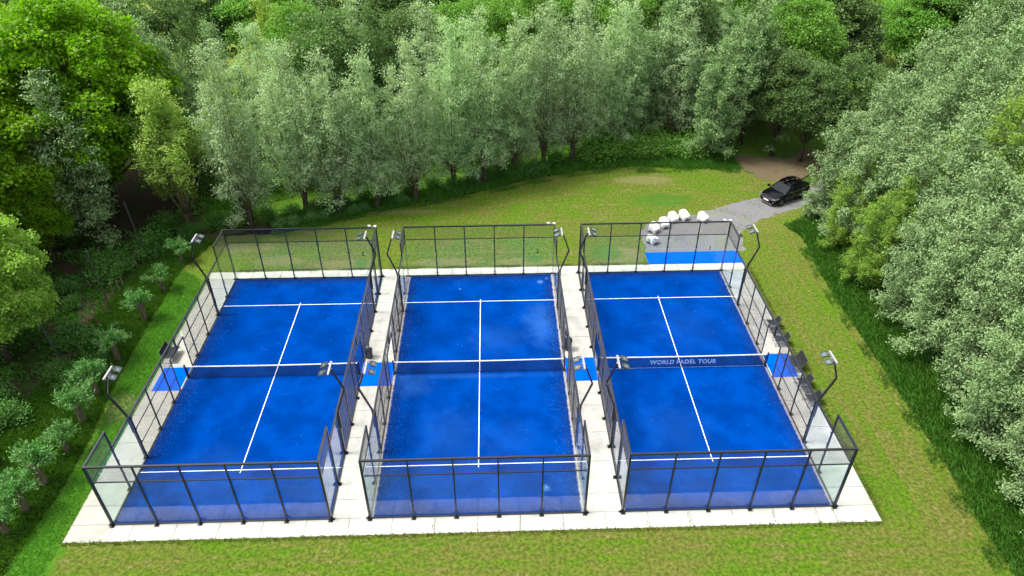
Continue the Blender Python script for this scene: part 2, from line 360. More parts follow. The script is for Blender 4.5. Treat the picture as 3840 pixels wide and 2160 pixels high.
# ------------------------------------------------------------ the ground and the sheets on it
rnd = random.Random(7)
def sheet(name, poly, z, mat, jag=.0, step=.5, seed=1, label=None):
    """flat polygon with an irregular edge"""
    rr = random.Random(seed); pts = []
    for i in range(len(poly)):
        a = Vector(poly[i]); b = Vector(poly[(i+1) % len(poly)]); n = max(1, int((b-a).length/step)); nrm = Vector((-(b-a).y, (b-a).x)).normalized()
        for k in range(n):
            p = a.lerp(b, k/n) + nrm*rr.uniform(-jag, jag); pts.append((p.x, p.y, z))
    bm = bmesh.new(); vs = [bm.verts.new(p) for p in pts]; bm.faces.new(vs); bmesh.ops.triangulate(bm, faces=bm.faces[:])
    me = bpy.data.meshes.new(name); bm.to_mesh(me); bm.free(); me.materials.append(mat)
    o = bpy.data.objects.new(name, me); col.objects.link(o); return tag(o, label=label, kind='structure')
g0 = MB().quad((-900,-900,-.08), (900,-900,-.08), (900,900,-.08), (-900,900,-.08)).build('ground', M['ground']); tag(g0, kind='structure')
LAWN = [(-21.3,-14), (23.2,-14), (23.5,-2), (23.7,5.5), (23.8,15.2), (23.9,20), (24.4,25.3), (27.5,28), (29,30.4), (28.5,33), (24,34.2), (23.1,36.2), (18,36.5), (13.5,37.1), (9.3,36.4), (4,34.7), (-.5,32.4),
        (-4.8,30.8), (-9.6,29.1), (-12.6,27.4), (-16,26.2), (-20,26), (-21.3,22), (-21.1,15.5), (-20.8,10), (-20.2,5), (-20.3,1.6), (-20.7,-3)]
sheet('lawn', LAWN, .0, M['lawn'], .12, .5, 2)
sheet('gravel_path', [(12.2,22.55),(19.4,22.55),(19.8,25.1),(22.2,27.2),(24.8,28.5),(28,30),(34,33.5),(33,36),(27,31.9),(22.9,30.6),(20.8,29.9),(18.6,28.8),(17,28.1),(15,27.4),(13.2,27),(12.2,25.6)], .004, M['gravel'], .14, .35, 3)
sheet('leaf_litter', [(22.9,38.9),(23.1,36),(23.9,34.2),(25.6,33.5),(28,33.9),(31,36.6),(33,40),(29.5,40),(28.2,37.9),(25.7,38.5)], .004, M['straw'], .3, .5, 4)
# paving: individual slabs over a darker joint bed
sub = MB().quad((-18.88,-.93,.004), (18.8,-.93,.004), (18.85,20.98,.004), (-18.88,20.98,.004)).build('paving_bed', M['dark_joint']); tag(sub, kind='structure')
pv = MB(); J = .011
def slab(x0, x1, y0, y1): pv.box(x0+J, x1-J, y0+J, y1-J, -.1, .015)
for ys in ((-.97, -.02), (20.02, 21.0)):
    xs = [-18.95] + [-16.0+2*i for i in range(17)] + [18.86]
    if ys[0] < 0: xs = [-18.9, -16.95] + [-16.0+2*i for i in range(17)] + [16.8, 18.8]; xs = sorted(set(xs[:-1] + [18.86]))
    for a, b in zip(xs, xs[1:]): slab(a, b, *ys)
for xa, xb in ((-18.9,-16.98), (-6.88,-5.04), (5.04,6.86), (16.96,18.86)):
    yy = [-.02, 1.07, 3.07, 5.06, 7.06, 9.06, 11.05, 13.04, 15.04, 17.02, 19.0, 20.02]
    for a, b in zip(yy, yy[1:]): slab(xa, xb, a, b)
tag(pv.build('paving', M['concrete']), kind='structure')
# edge strip of bed under the walls
# blue mats laid on the paving
mm = [((-18.62,-17.05), (8.95,10.93)), ((-6.86,-5.06), (8.98,11.0)), ((5.06,6.84), (9.03,11.05)), ((17.02,18.5), (8.98,11.02))]
ml = ['blue turf mat at the left gate of the left court', 'blue turf mat in the aisle between left and middle courts', 'blue turf mat in the aisle between middle and right courts', 'blue turf mat under the loungers at the right gate']
for (xa, ya), lb in zip(mm, ml):
    tag(MB().box(xa[0], xa[1], ya[0], ya[1], .0165, .026).build('turf_mat', M['mat']), lb, 'mat', 'blue turf mats')
tag(MB().add([(12.05,21.02,.006),(18.95,21.04,.006),(18.8,22.62,.006),(12.0,22.58,.006),(12.05,21.02,.024),(18.95,21.04,.024),(18.8,22.62,.024),(12.0,22.58,.024)],
    [(3,2,1,0),(4,5,6,7),(0,1,5,4),(1,2,6,5),(2,3,7,6),(3,0,4,7)]).build('turf_mat', M['mat']), 'long blue turf mat behind the far glass of the right court', 'mat', 'blue turf mats')

# ------------------------------------------------------------ padel courts
COURTS = [(-11.93, '3', 'left'), (0.0, '2', 'middle'), (11.9, '1', 'right')]
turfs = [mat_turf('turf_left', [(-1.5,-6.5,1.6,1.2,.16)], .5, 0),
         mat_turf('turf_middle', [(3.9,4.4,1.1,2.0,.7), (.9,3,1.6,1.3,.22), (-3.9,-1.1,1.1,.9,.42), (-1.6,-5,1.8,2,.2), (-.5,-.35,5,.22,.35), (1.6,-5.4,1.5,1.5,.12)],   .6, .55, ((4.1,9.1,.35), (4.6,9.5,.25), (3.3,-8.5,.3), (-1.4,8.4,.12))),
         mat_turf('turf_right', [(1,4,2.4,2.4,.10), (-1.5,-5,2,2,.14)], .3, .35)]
mesh_cache = {}
def wire_panel(w_, h_, step=.05, t=.0042):
    """welded wire mesh in the local X-Z plane, as flat rods"""
    mb = MB(); nx = round(w_/step); nz = round(h_/step)
    for i in range(1, nx): x = i*step; mb.box(x-t/2, x+t/2, -t/2, t/2, 0, h_)
    for k in range(1, nz): z = k*step; mb.box(0, w_, t/2+.0002, t*1.5, z-t/2, z+t/2)
    return mb
def panel_obj(name, key, maker, mat, parent, loc, rz):
    if key not in mesh_cache:
        mb = maker(); me = bpy.data.meshes.new(name); me.from_pydata(mb.v, [], mb.f); me.update(); me.materials.append(mat); mesh_cache[key] = me
    o = link(name, mesh_cache[key], parent, loc); o.rotation_euler = (0,0,rz); return o
def post_mb(h, t, out):
    """square post standing at the origin with a base plate and gusset towards local +Y (outwards)"""
    mb = MB(); mb.box(-t/2, t/2, -t/2, t/2, .027, h); mb.box(-.11, .11, -.06, .17, .0155, .027)
    mb.add([(-.012,t/2,.027),(.012,t/2,.027),(.012,.15,.027),(-.012,.15,.027),(-.012,t/2,.2),(.012,t/2,.2),(.012,t/2+.02,.2),(-.012,t/2+.02,.2)],
           [(3,2,1,0),(4,5,6,7),(0,1,5,4),(1,2,6,5),(2,3,7,6),(3,0,4,7)])
    for sx in (-1, 1):
        for yy in (-.04, .14): mb.tube([(sx*.085,yy,.027), (sx*.085,yy,.045)], .012, 6)
    return mb
def clamps_mb(t):
    mb = MB()
    for z in (.35, 1.2, 2.05, 2.8):
        mb.box(-t/2-.045, t/2+.045, -t/2-.022, -t/2-.001, z-.025, z+.025)
    return mb
def enclosure(cx, digit, side):
    root = empty('padel_enclosure', (cx, 0, 0), 0, {'left': 'black framed glass and mesh cage round the left blue court', 'middle': 'black framed glass and mesh cage round the middle blue court', 'right': 'black framed glass and mesh cage round the right blue court'}[side], 'court cage', 'padel court cages')
    bk = M['black_metal']; PX = 5.05
    def post(x, y, h, t, rz, clamp=True):
        p = panel_obj('post', ('post', h, t, clamp), lambda: (post_mb(h, t, 0).add(*(lambda q: (q.v, q.f))(clamps_mb(t))) if clamp else post_mb(h, t, 0)), bk, root, (x, y, 0), rz)
        return p
    for y, s in ((-.05, -1), (20.05, 1)):
        rz = PI if s < 0 else 0
        for x in (-3, -1, 1, 3): post(x, y, 3.96, .07, rz)
        MB().box(-PX-.05, PX+.05, y-.045, y+.045, 3.96, 4.04).build('top_rail', bk, root)
        for i in range(5):
            x0 = -5+2*i
            MB().box(x0+.036, x0+1.964, y-.025, y+.025, 2.985, 3.03).build('middle_rail', bk, root)
            MB().box(x0+.036, x0+1.964, y-.03, y+.03, .03, .085).build('bottom_rail', bk, root)
            a = x0+.04; gy = y - s*.045
            MB().box(a-.03, a+1.95, gy-.005, gy+.005, .09, 2.982).build('glass_panel', M['glass'], root)
            panel_obj('mesh_panel', ('wm', 1.92, .9), lambda: wire_panel(1.92, .93), M['wire'], root, (a, y, 3.03), 0)
        for sx in (-1, 1): # corner posts
            p = panel_obj('corner_post', ('corner', .1), lambda: post_mb(3.96, .1, 0), bk, root, (sx*PX, y, 0), rz)
            panel_obj('base_plate', ('cbase',), lambda: MB().box(-.06, .2, -.06, .06, .0272, .034).add([(.05,-.012,.034),(.05,.012,.034),(.17,.012,.034),(.17,-.012,.034),(.05,-.012,.24),(.05,.012,.24),(.07,.012,.24),(.07,-.012,.24)],
                [(3,2,1,0),(4,5,6,7),(0,1,5,4),(1,2,6,5),(2,3,7,6),(3,0,4,7)]), bk, p, (0,0,0), 0 if (sx > 0) == (s > 0) else PI)
    for sx in (-1, 1):
        x = sx*PX; rz = -sx*PI/2
        for y in (2, 18): post(x, y, 3.96, .07, rz)
        for y in (4, 16): post(x, y, 2.96, .12, rz)
        for y in (6, 8, 12, 14): post(x, y, 2.96, .06, rz, False)
        fr = MB(); fr.box(x-.025, x+.025, 8.95, 9.01, .016, 2.22); fr.box(x-.025, x+.025, 10.99, 11.05, .016, 2.22); fr.box(x-.028, x+.028, 8.95, 11.05, 2.22, 2.28)
        fr.box(x-.05, x+.05, 9.97, 10.03, 2.28, 2.96); fr.build('gate_frame', bk, root)
        for y0, y1 in ((0,2), (18,20)):
            MB().box(x-.045, x+.045, y0-(.0 if y0 else .005), y1+.05 if y0 == 0 else y1, 3.96, 4.04).build('top_rail', bk, root) if y0 == 0 else MB().box(x-.045, x+.045, y0-.05, y1+.005, 3.96, 4.04).build('top_rail', bk, root)
            MB().box(x-.025, x+.025, y0+.05, y1-.05, 2.985, 3.03).build('middle_rail', bk, root)
            panel_obj('mesh_panel', ('wm', 1.92, .9), lambda: wire_panel(1.92, .93), M['wire'], root, (x, y0+.04, 3.03), PI/2)
        MB().box(x-.045, x+.045, 2.04, 17.96, 2.96, 3.03).build('top_rail', bk, root)
        for y0 in (0, 2, 16, 18):
            gx = x - sx*.045
            MB().box(gx-.005, gx+.005, y0+.015, y0+1.985, .09, 2.982 if y0 in (0,18) else 2.955).build('glass_panel', M['glass'], root)
            MB().box(x-.03, x+.03, y0+.06, y0+1.94, .03, .085).build('bottom_rail', bk, root)
        for y0, y1, zt in ((4,6,3), (6,8,3), (8,8.95,3), (11.05,12,3), (12,14,3), (14,16,3)):
            L_ = y1-y0-.07
            panel_obj('mesh_panel', ('ws', round(L_,2)), lambda: wire_panel(L_, 2.9), M['wire'], root, (x, y0+.035, .05), PI/2)
            for z in (.03, .98, 1.96): MB().box(x-.016+sx*.02, x+.016+sx*.02, y0+.035, y1-.035, z, z+.04).build('mesh_rail', bk, root)
        for y0 in (9, 10):
            panel_obj('mesh_panel', ('wg',), lambda: wire_panel(.92, .68), M['wire'], root, (x, y0+.04, 2.28), PI/2)
    # court number printed on the far glass, reads from outside
    tc = bpy.data.curves.new('court_number', 'FONT'); tc.body = digit; tc.size = .42; tc.align_x = 'CENTER'; tc.align_y = 'CENTER'; tc.extrude = .002; tc.offset = .006
    to = bpy.data.objects.new('tmp', tc); col.objects.link(to); bpy.context.view_layer.update()
    me = bpy.data.meshes.new_from_object(to); bpy.data.objects.remove(to); me.materials.clear(); me.materials.append(M['black_print'])
    o = link('court_number', me, root, (3.97, 20.016, 1.93)); o.rotation_euler = (PI/2, 0, PI)
    return root
def net(cx, side):
    lab = {'left': 'black net with white tape across the left court', 'middle': 'black net with white tape across the middle court', 'right': 'black net with pale lettering across the right court'}[side]
    root = empty('padel_net', (cx, 10, 0), 0, lab, 'net', 'padel nets')
    hz = lambda x: .88 + .04*(abs(x)/4.95)**1.3
    mb = MB(); n = 40; t = .009
    xs = np.linspace(-4.9, 4.9, 197)
    for x in xs: mb.box(x-t/2, x+t/2, -t/2, t/2, .03, hz(x)-.04)
    for k in range(1, 17):
        for a, b in zip(np.linspace(-4.9, 4.9, 15), np.linspace(-4.9, 4.9, 15)[1:]):
            f = k/17; mb.beam((a, .005, .03+f*(hz(a)-.07)), (b, .005, .03+f*(hz(b)-.07)), t, t)
    nm = mb.build('net_mesh', M['net_cord'], root)
    tp = MB(); k = np.linspace(-4.9, 4.9, 31)
    for a, b in zip(k, k[1:]):
        tp.add([(a,-.022,hz(a)-.05),(b,-.022,hz(b)-.05),(b,-.008,hz(b)+.006),(a,-.008,hz(a)+.006),(a,.022,hz(a)-.05),(b,.022,hz(b)-.05),(b,.008,hz(b)+.006),(a,.008,hz(a)+.006)],
               [(0,1,2,3),(3,2,6,7),(7,6,5,4),(4,5,1,0)])
    tp.build('net_tape', M['white_tape'], root)
    MB().box(-4.9, 4.9, -.006, .006, .022, .034).build('bottom_cord', M['net_cord'] if side != 'right' else M['letter_print'], root)
    for s in (-1, 1):
        p = MB(); p.box(s*4.97-.04, s*4.97+.04, -.045, .045, .02, 1.0); p.box(s*4.97-.07, s*4.97+.07, -.16, .16, .0265, .05); p.tube([(s*4.97,0,1.0), (s*4.97,0,1.03)], .03, 8)
        p.tube([(s*4.88,0,.1), (s*4.88,0,.9)], .014, 8); p.build('net_post', M['black_metal'], root, bevel=.006)
    if side == 'right':
        tc = bpy.data.curves.new('net_lettering', 'FONT'); tc.body = 'WORLD PADEL TOUR'; tc.size = .42; tc.align_x = 'CENTER'; tc.align_y = 'CENTER'; tc.extrude = .002; tc.offset = .014; tc.space_character = 1.1
        to = bpy.data.objects.new('tmp', tc); col.objects.link(to); bpy.context.view_layer.update()
        me = bpy.data.meshes.new_from_object(to); bpy.data.objects.remove(to); me.materials.clear(); me.materials.append(M['letter_print'])
        wdt = max(v.co.x for v in me.vertices) - min(v.co.x for v in me.vertices)
        o = link('net_lettering', me, nm, (.02, -.024, .46)); o.rotation_euler = (PI/2, 0, 0); o.scale = (3.92/wdt, 1, 1)
    return root
for i, (cx, digit, side) in enumerate(COURTS):
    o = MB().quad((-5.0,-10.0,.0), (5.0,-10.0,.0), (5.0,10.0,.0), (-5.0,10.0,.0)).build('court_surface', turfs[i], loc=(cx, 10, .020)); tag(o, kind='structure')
    # the sheet is widened over the bed to the posts
    ln = MB()
    for y in (-6.95, 6.95): ln.box(-5.0, 5.0, y-.021, y+.021, .001, .005)
    ln.box(-.021, .021, -7.15, -6.976, .001, .005); ln.box(-.021, .021, -6.924, 6.924, .001, .005); ln.box(-.021, .021, 6.976, 7.15, .001, .005)
    ln.build('court_line', M['line_paint'], o)
    enclosure(cx, digit, side); net(cx, side)

# ------------------------------------------------------------ floodlight poles
def make_pole():
    """bent pole bolted on the side-wall post at the origin; local +X is outwards"""
    r_ = empty('floodlight_pole'); bk = M['black_metal']
    p = MB(); P0 = (.0,0,2.4); P1 = (.0,0,3.06); P2 = (.57,0,4.5); P3 = (.12,0,5.78)
    p.box(.062,.122,-.05,.05,1.9,2.95)
    p.beam((.09,0,2.9), (.09,0,3.1), .085, .085, (0,1,0)); p.beam((.09,0,3.08), P2, .085, .085, (0,1,0)); p.beam(P2, P3, .08, .08, (0,1,0)); p.build('pole', bk, r_, bevel=.006)
    b = MB(); b.box(.03,.12,-.46,.46,5.8,5.88); b.box(-.01,.16,-.06,.06,5.77,5.797); b.build('crossbar', M['light_metal'], r_, bevel=.004)
    for y in (-.27, .27):
        h = MB()
        # shallow housing, tilted down towards the court
        T = Matrix.Translation((-.22, y, 5.80)) @ Matrix.Rotation(R(-24), 4, 'Y')
        def tb(m_, x0, x1, y0, y1, z0, z1):
            bb = MB().box(x0, x1, y0, y1, z0, z1); m_.add([T @ Vector(v) for v in bb.v], bb.f)
        tb(h, -.16, .1, -.17, -.155, -.02, .05); tb(h, -.16, .1, .155, .17, -.02, .05); tb(h, .1, .115, -.17, .17, -.02, .05); tb(h, -.175, -.16, -.17, .17, -.02, .05)
        tb(h, -.158, .098, -.153, .153, .0, .012)
        ho = h.build('floodlight', M['grey_metal'], r_)
        g_ = MB(); tb(g_, -.158, .098, -.153, .153, .035, .045); g_.build('glass', M['glass'], ho)
        l_ = MB(); tb(l_, -.07, .03, -.09, .09, .013, .03); l_.build('lamp', M['lamp_clear'], ho)
        d_ = MB(); tb(d_, .12, .18, -.08, .08, -.03, .03); d_.build('driver_box', M['grey_metal'], ho)
        k_ = MB(); k_.beam((.04,y-.19,5.83), (-.2,y-.19,5.82), .012, .03); k_.beam((.04,y+.19,5.83), (-.2,y+.19,5.82), .012, .03); k_.build('bracket', M['grey_metal'], ho)
    return r_
pole0 = make_pole(); first = True
for cx, dg, side in COURTS:
    for yy, far in ((4, 'near'), (16, 'far')):
        for s, sn in ((-1, 'left'), (1, 'right')):
            o = pole0 if first else copy_tree(pole0); first = False
            o.location = (cx + s*5.05, yy, 0); o.rotation_euler = (0, 0, 0 if s > 0 else PI)
            tag(o, 'bent black floodlight pole with two lamps on the %s wall of the %s court, %s end' % (sn, side, 'end nearest the camera' if far == 'near' else 'end nearest the trees').replace('end nearest the camera end', 'x') if False else
                'bent black floodlight pole on the %s wall of the %s court, %s' % (sn, side, 'end near the camera' if far == 'near' else 'end near the trees'), 'floodlight', 'floodlight poles of the courts')

# small white cameras on the far corners
def cctv():
    r_ = empty('security_camera')
    for x, y in ((-.27, .03), (.12, -.02)):
        b = MB(); b.tube([(x,y,.0), (x,y,.05)], .05, 10); b.tube([(x-.09,y,.09), (x+.07,y,.075)], [.045,.055], 10); b.tube([(x,y,.04), (x,y,.08)], .02, 8); b.build('camera_body', M['white_plastic'], r_)
    MB().box(-.3, .15, -.02, .02, -.002, .012).build('bracket', M['light_metal'], r_); return r_
c0 = cctv()
for i, (cx, dg, side) in enumerate(COURTS):
    o = c0 if i == 0 else copy_tree(c0); o.location = (cx+4.9, 20.05, 4.045)
    tag(o, 'small white twin camera on the far right corner of the %s court cage' % side, 'camera', 'white cameras on the cage corners')

# ------------------------------------------------------------ loungers, tables, bin, chairs
def lounger(w_, hb, name):
    """wire sled frame with sling seat and back, facing local +X"""
    r_ = empty(name); h = w_/2; fr = M['grey_metal']; fb = M['black_fabric']
    for s in (-1, 1):
        y = s*(h+.03)
        MB().tube([(-.26,y,.40), (-.40,y,.04), (-.36,y,.014), (.36,y,.014), (.40,y,.04), (.27,y,.42), (.22,y,.46), (-.2,y,.46), (-.26,y,.40)], .011, 6, False).build('leg', fr, r_, True)
    st = MB(); bk = MB(); n = 10
    prof = [(.30,.405), (.27,.43), (.1,.415), (-.08,.395), (-.22,.385)]
    for (a, za), (b, zb) in zip(prof, prof[1:]): st.add([(a,-h,za),(a,h,za),(b,h,zb),(b,-h,zb),(a,-h,za-.012),(a,h,za-.012),(b,h,zb-.012),(b,-h,zb-.012)], [(0,1,2,3),(7,6,5,4),(0,4,5,1),(2,6,7,3),(1,5,6,2),(3,7,4,0)])
    st.build('seat', fb, r_)
    pb = [(-.225,.385), (-.30,.5), (-.38,.68), (-.44,hb)]
    for (a, za), (b, zb) in zip(pb, pb[1:]): bk.add([(a,-h,za),(a,h,za),(b,h,zb),(b,-h,zb),(a-.012,-h,za),(a-.012,h,za),(b-.012,h,zb),(b-.012,-h,zb)], [(0,1,2,3),(7,6,5,4),(0,4,5,1),(2,6,7,3),(1,5,6,2),(3,7,4,0)])
    bk.build('backrest', fb, r_)
    f = MB(); f.tube([(.3,-h,.405),(.3,h,.405)], .012, 6); f.tube([(-.44,-h,hb),(-.44,h,hb)], .012, 6)
    for s in (-1,1): f.tube([(.3,s*h,.405),(-.22,s*h,.385),(-.38,s*h,.68),(-.44,s*h,hb)], .011, 6)
    f.build('seat_frame', fr, r_, True); return r_
b = lounger(1.06, .86, 'bench'); b.location = (-18.42, 11.86, .015); tag(b, 'black sling bench on a wire frame beside the left gate of the left court', 'bench')
b = lounger(1.02, .86, 'bench'); b.location = (18.55, 9.88, .026); b.rotation_euler = (0,0,PI); tag(b, 'large high-backed black sling bench on the blue mat by the right court', 'bench')
ch0 = lounger(.52, .74, 'lounge_chair')
for i, (x, y, lb) in enumerate([(18.42,13.6,'black sling lounge chair farthest from the camera along the right court'), (18.42,11.98,'black sling lounge chair just beyond the big high-backed bench, before the blue mat'),
                    (18.42,8.2,'black sling lounge chair just on the near side of the big high-backed bench'), (18.42,6.85,'black sling lounge chair nearest the camera, beside the near right floodlight pole')]):
    o = ch0 if i == 0 else copy_tree(ch0); o.location = (x, y, .015); o.rotation_euler = (0,0,PI+(.05,-.07,.06,.12)[i]); tag(o, lb, 'chair', 'black lounge chairs beside the right court')
def side_table():
    r_ = empty('side_table'); t = MB()
    for k in range(14): t.box(-.26+.04*k-.012, -.26+.04*k+.012, -.26, .26, .385, .395)
    t.box(-.28,.28,-.28,-.26,.38,.4); t.box(-.28,.28,.26,.28,.38,.4); t.build('tabletop', M['black_fabric'], r_)
    for s in (-1,1):
        MB().tube([(-.24,s*.27,.385), (-.3,s*.27,.03), (-.27,s*.27,.014), (.27,s*.27,.014), (.3,s*.27,.03), (.24,s*.27,.385)], .01, 6, False).build('leg', M['grey_metal'], r_, True)
    return r_
tb0 = side_table(); tb0.location = (18.42, 12.8, .015); tag(tb0, 'low black slatted table between the two farther lounge chairs', 'table', 'low tables beside the right court')
o = copy_tree(tb0); o.location = (18.42, 7.5, .015); tag(o, 'low black slatted table between the two nearer lounge chairs', 'table')

def litter_bin():
    r_ = empty('litter_bin'); prof = [(0,.02),(.2,.02),(.21,.1),(.235,.66),(.25,.67),(.25,.71),(.235,.72)]
    def lathe(m_, pr, n=20):
        base = len(m_.v)
        for r0, z in pr:
            for k in range(n): m_.v.append((r0*math.cos(2*PI*k/n), r0*math.sin(2*PI*k/n), z))
        for i in range(len(pr)-1):
            for k in range(n): a = base+i*n+k; b_ = base+i*n+(k+1)%n; m_.f.append((a, b_, b_+n, a+n))
        return m_
    lathe(MB(), prof).build('bin_body', M['bin_plastic'], r_, True)
    lathe(MB(), [(.24,.72),(.23,.8),(.17,.88),(.09,.92),(.001,.935)]).build('dome_lid', M['bin_plastic'], r_, True)
    MB().add([(.10,-.09,.90),(.22,-.10,.80),(.22,.10,.80),(.10,.09,.90),(.11,-.09,.925),(.245,-.10,.81),(.245,.10,.81),(.11,.09,.925)], [(3,2,1,0),(4,5,6,7),(0,1,5,4),(1,2,6,5),(2,3,7,6),(3,0,4,7)]).build('lid_flap', M['dome_white'], r_, bevel=.01)
    return r_
lb0 = litter_bin(); lb0.location = (-6.62, 11.5, .015); tag(lb0, 'black domed litter bin with a white flap beside the left court gate in the aisle', 'bin', 'litter bins')
o = copy_tree(lb0); o.location = (5.36, 11.85, .015); o.rotation_euler = (0,0,2.2); tag(o, 'black domed litter bin behind the right mesh of the middle court', 'bin')

def plastic_chair():
    """moulded one-piece armchair, faces local +X"""
    r_ = empty('garden_chair'); m = 64; mb = MB()
    def sq(a, hx, hy, p=4.5):   # rounded-square plan
        c, s = math.cos(a), math.sin(a); k = (abs(c)**p + abs(s)**p)**(-1/p); return c*k*hx, s*k*hy
    rings = []
    def rim(a):
        f = (1-math.cos(a))/2       # 0 at the front, 1 at the back
        return .405 + .33*max(0, (f-.06)/.94)**.9 if f > .06 else .405
    def low(a):
        q = abs(math.sin(2*a))**1.0  # 1 at the corners
        d = min(abs(((a-PI/4) + PI/4) % (PI/2) - PI/4), 9)
        return 0.0 if d < .17 else min(.19, .19*(1-math.exp(-((d-.17)/.10)**1.3)))
    for k in range(m):
        a = 2*PI*k/m; z1 = rim(a); z0 = low(a)
        def R_(z, inset=0):
            s = 1 - .14*(z/.75); return sq(a, .35*s-inset, .35*s-inset)
        x0, y0 = R_(z0); x1, y1 = R_(z1); x1i, y1i = R_(z1, .028); xm, ym = R_(.40, .05); xs, ys = sq(a, .235, .235); x0i, y0i = R_(z0, .016); xii, yii = R_(.37, .016)
        zs = min(z1-.01, .40)
        rings.append([(x0,y0,z0), (x1,y1,z1-.012), (x1*.985,y1*.985,z1), (x1i,y1i,z1-.006), (xm,ym,zs), (xs*.85,ys*.85,.365), (xs*.4,ys*.4,.352), (0,0,.35)])
        rings[-1].append((x0i,y0i,z0)); rings[-1].append((xii,yii,.33))
    for k in range(m):
        A = rings[k]; B = rings[(k+1) % m]
        for i in range(6): mb.quad(A[i], B[i], B[i+1], A[i+1])
        mb.add([A[6], B[6], A[7]], [(0,1,2)])
        mb.quad(A[8], B[8], B[0], A[0]); mb.quad(A[9], B[9], B[8], A[8])
    o = mb.build('shell', M['white_plastic'], r_)
    bm = bmesh.new(); bm.from_mesh(o.data); bmesh.ops.remove_doubles(bm, verts=bm.verts[:], dist=.0008); bmesh.ops.recalc_face_normals(bm, faces=bm.faces[:]); bm.to_mesh(o.data); bm.free(); o.data.shade_smooth()
    rb = MB()
    for s in (-1, 1):
        for k in range(11):
            x = -.22+.043*k
            def pt(z): sc_ = 1-.14*(z/.75); return (x*sc_, s*(.35*sc_+.004), z)
            top = .40 + .28*max(0, min(1, (.25-x)/.5))*.85
            rb.beam(pt(.23), pt(top), .012, .01, (1,0,0))
    rb.build('side_rib', M['white_plastic'], r_); return r_
pc = plastic_chair()
for i, (x, y, az, lb) in enumerate([(12.8,23.93,36,'white plastic armchair nearest the blue mat, turned away from the others'), (13.23,25.53,-50,'white plastic armchair at the left end of the row on the gravel'),
        (14.12,26.2,-72,'second white plastic armchair from the left in the row'), (15.0,27.05,-62,'third white plastic armchair from the left in the row'),
        (15.93,27.35,-58,'fourth white plastic armchair from the left, touching the lawn edge'), (17.33,27.0,-45,'white plastic armchair standing apart at the right of the row')]):
    o = pc if i == 0 else copy_tree(pc); o.location = (x, y, .004); o.rotation_euler = (0,0,R(az)); o.scale = (1.1,1.1,1.02); tag(o, lb, 'chair', 'white plastic armchairs on the gravel')

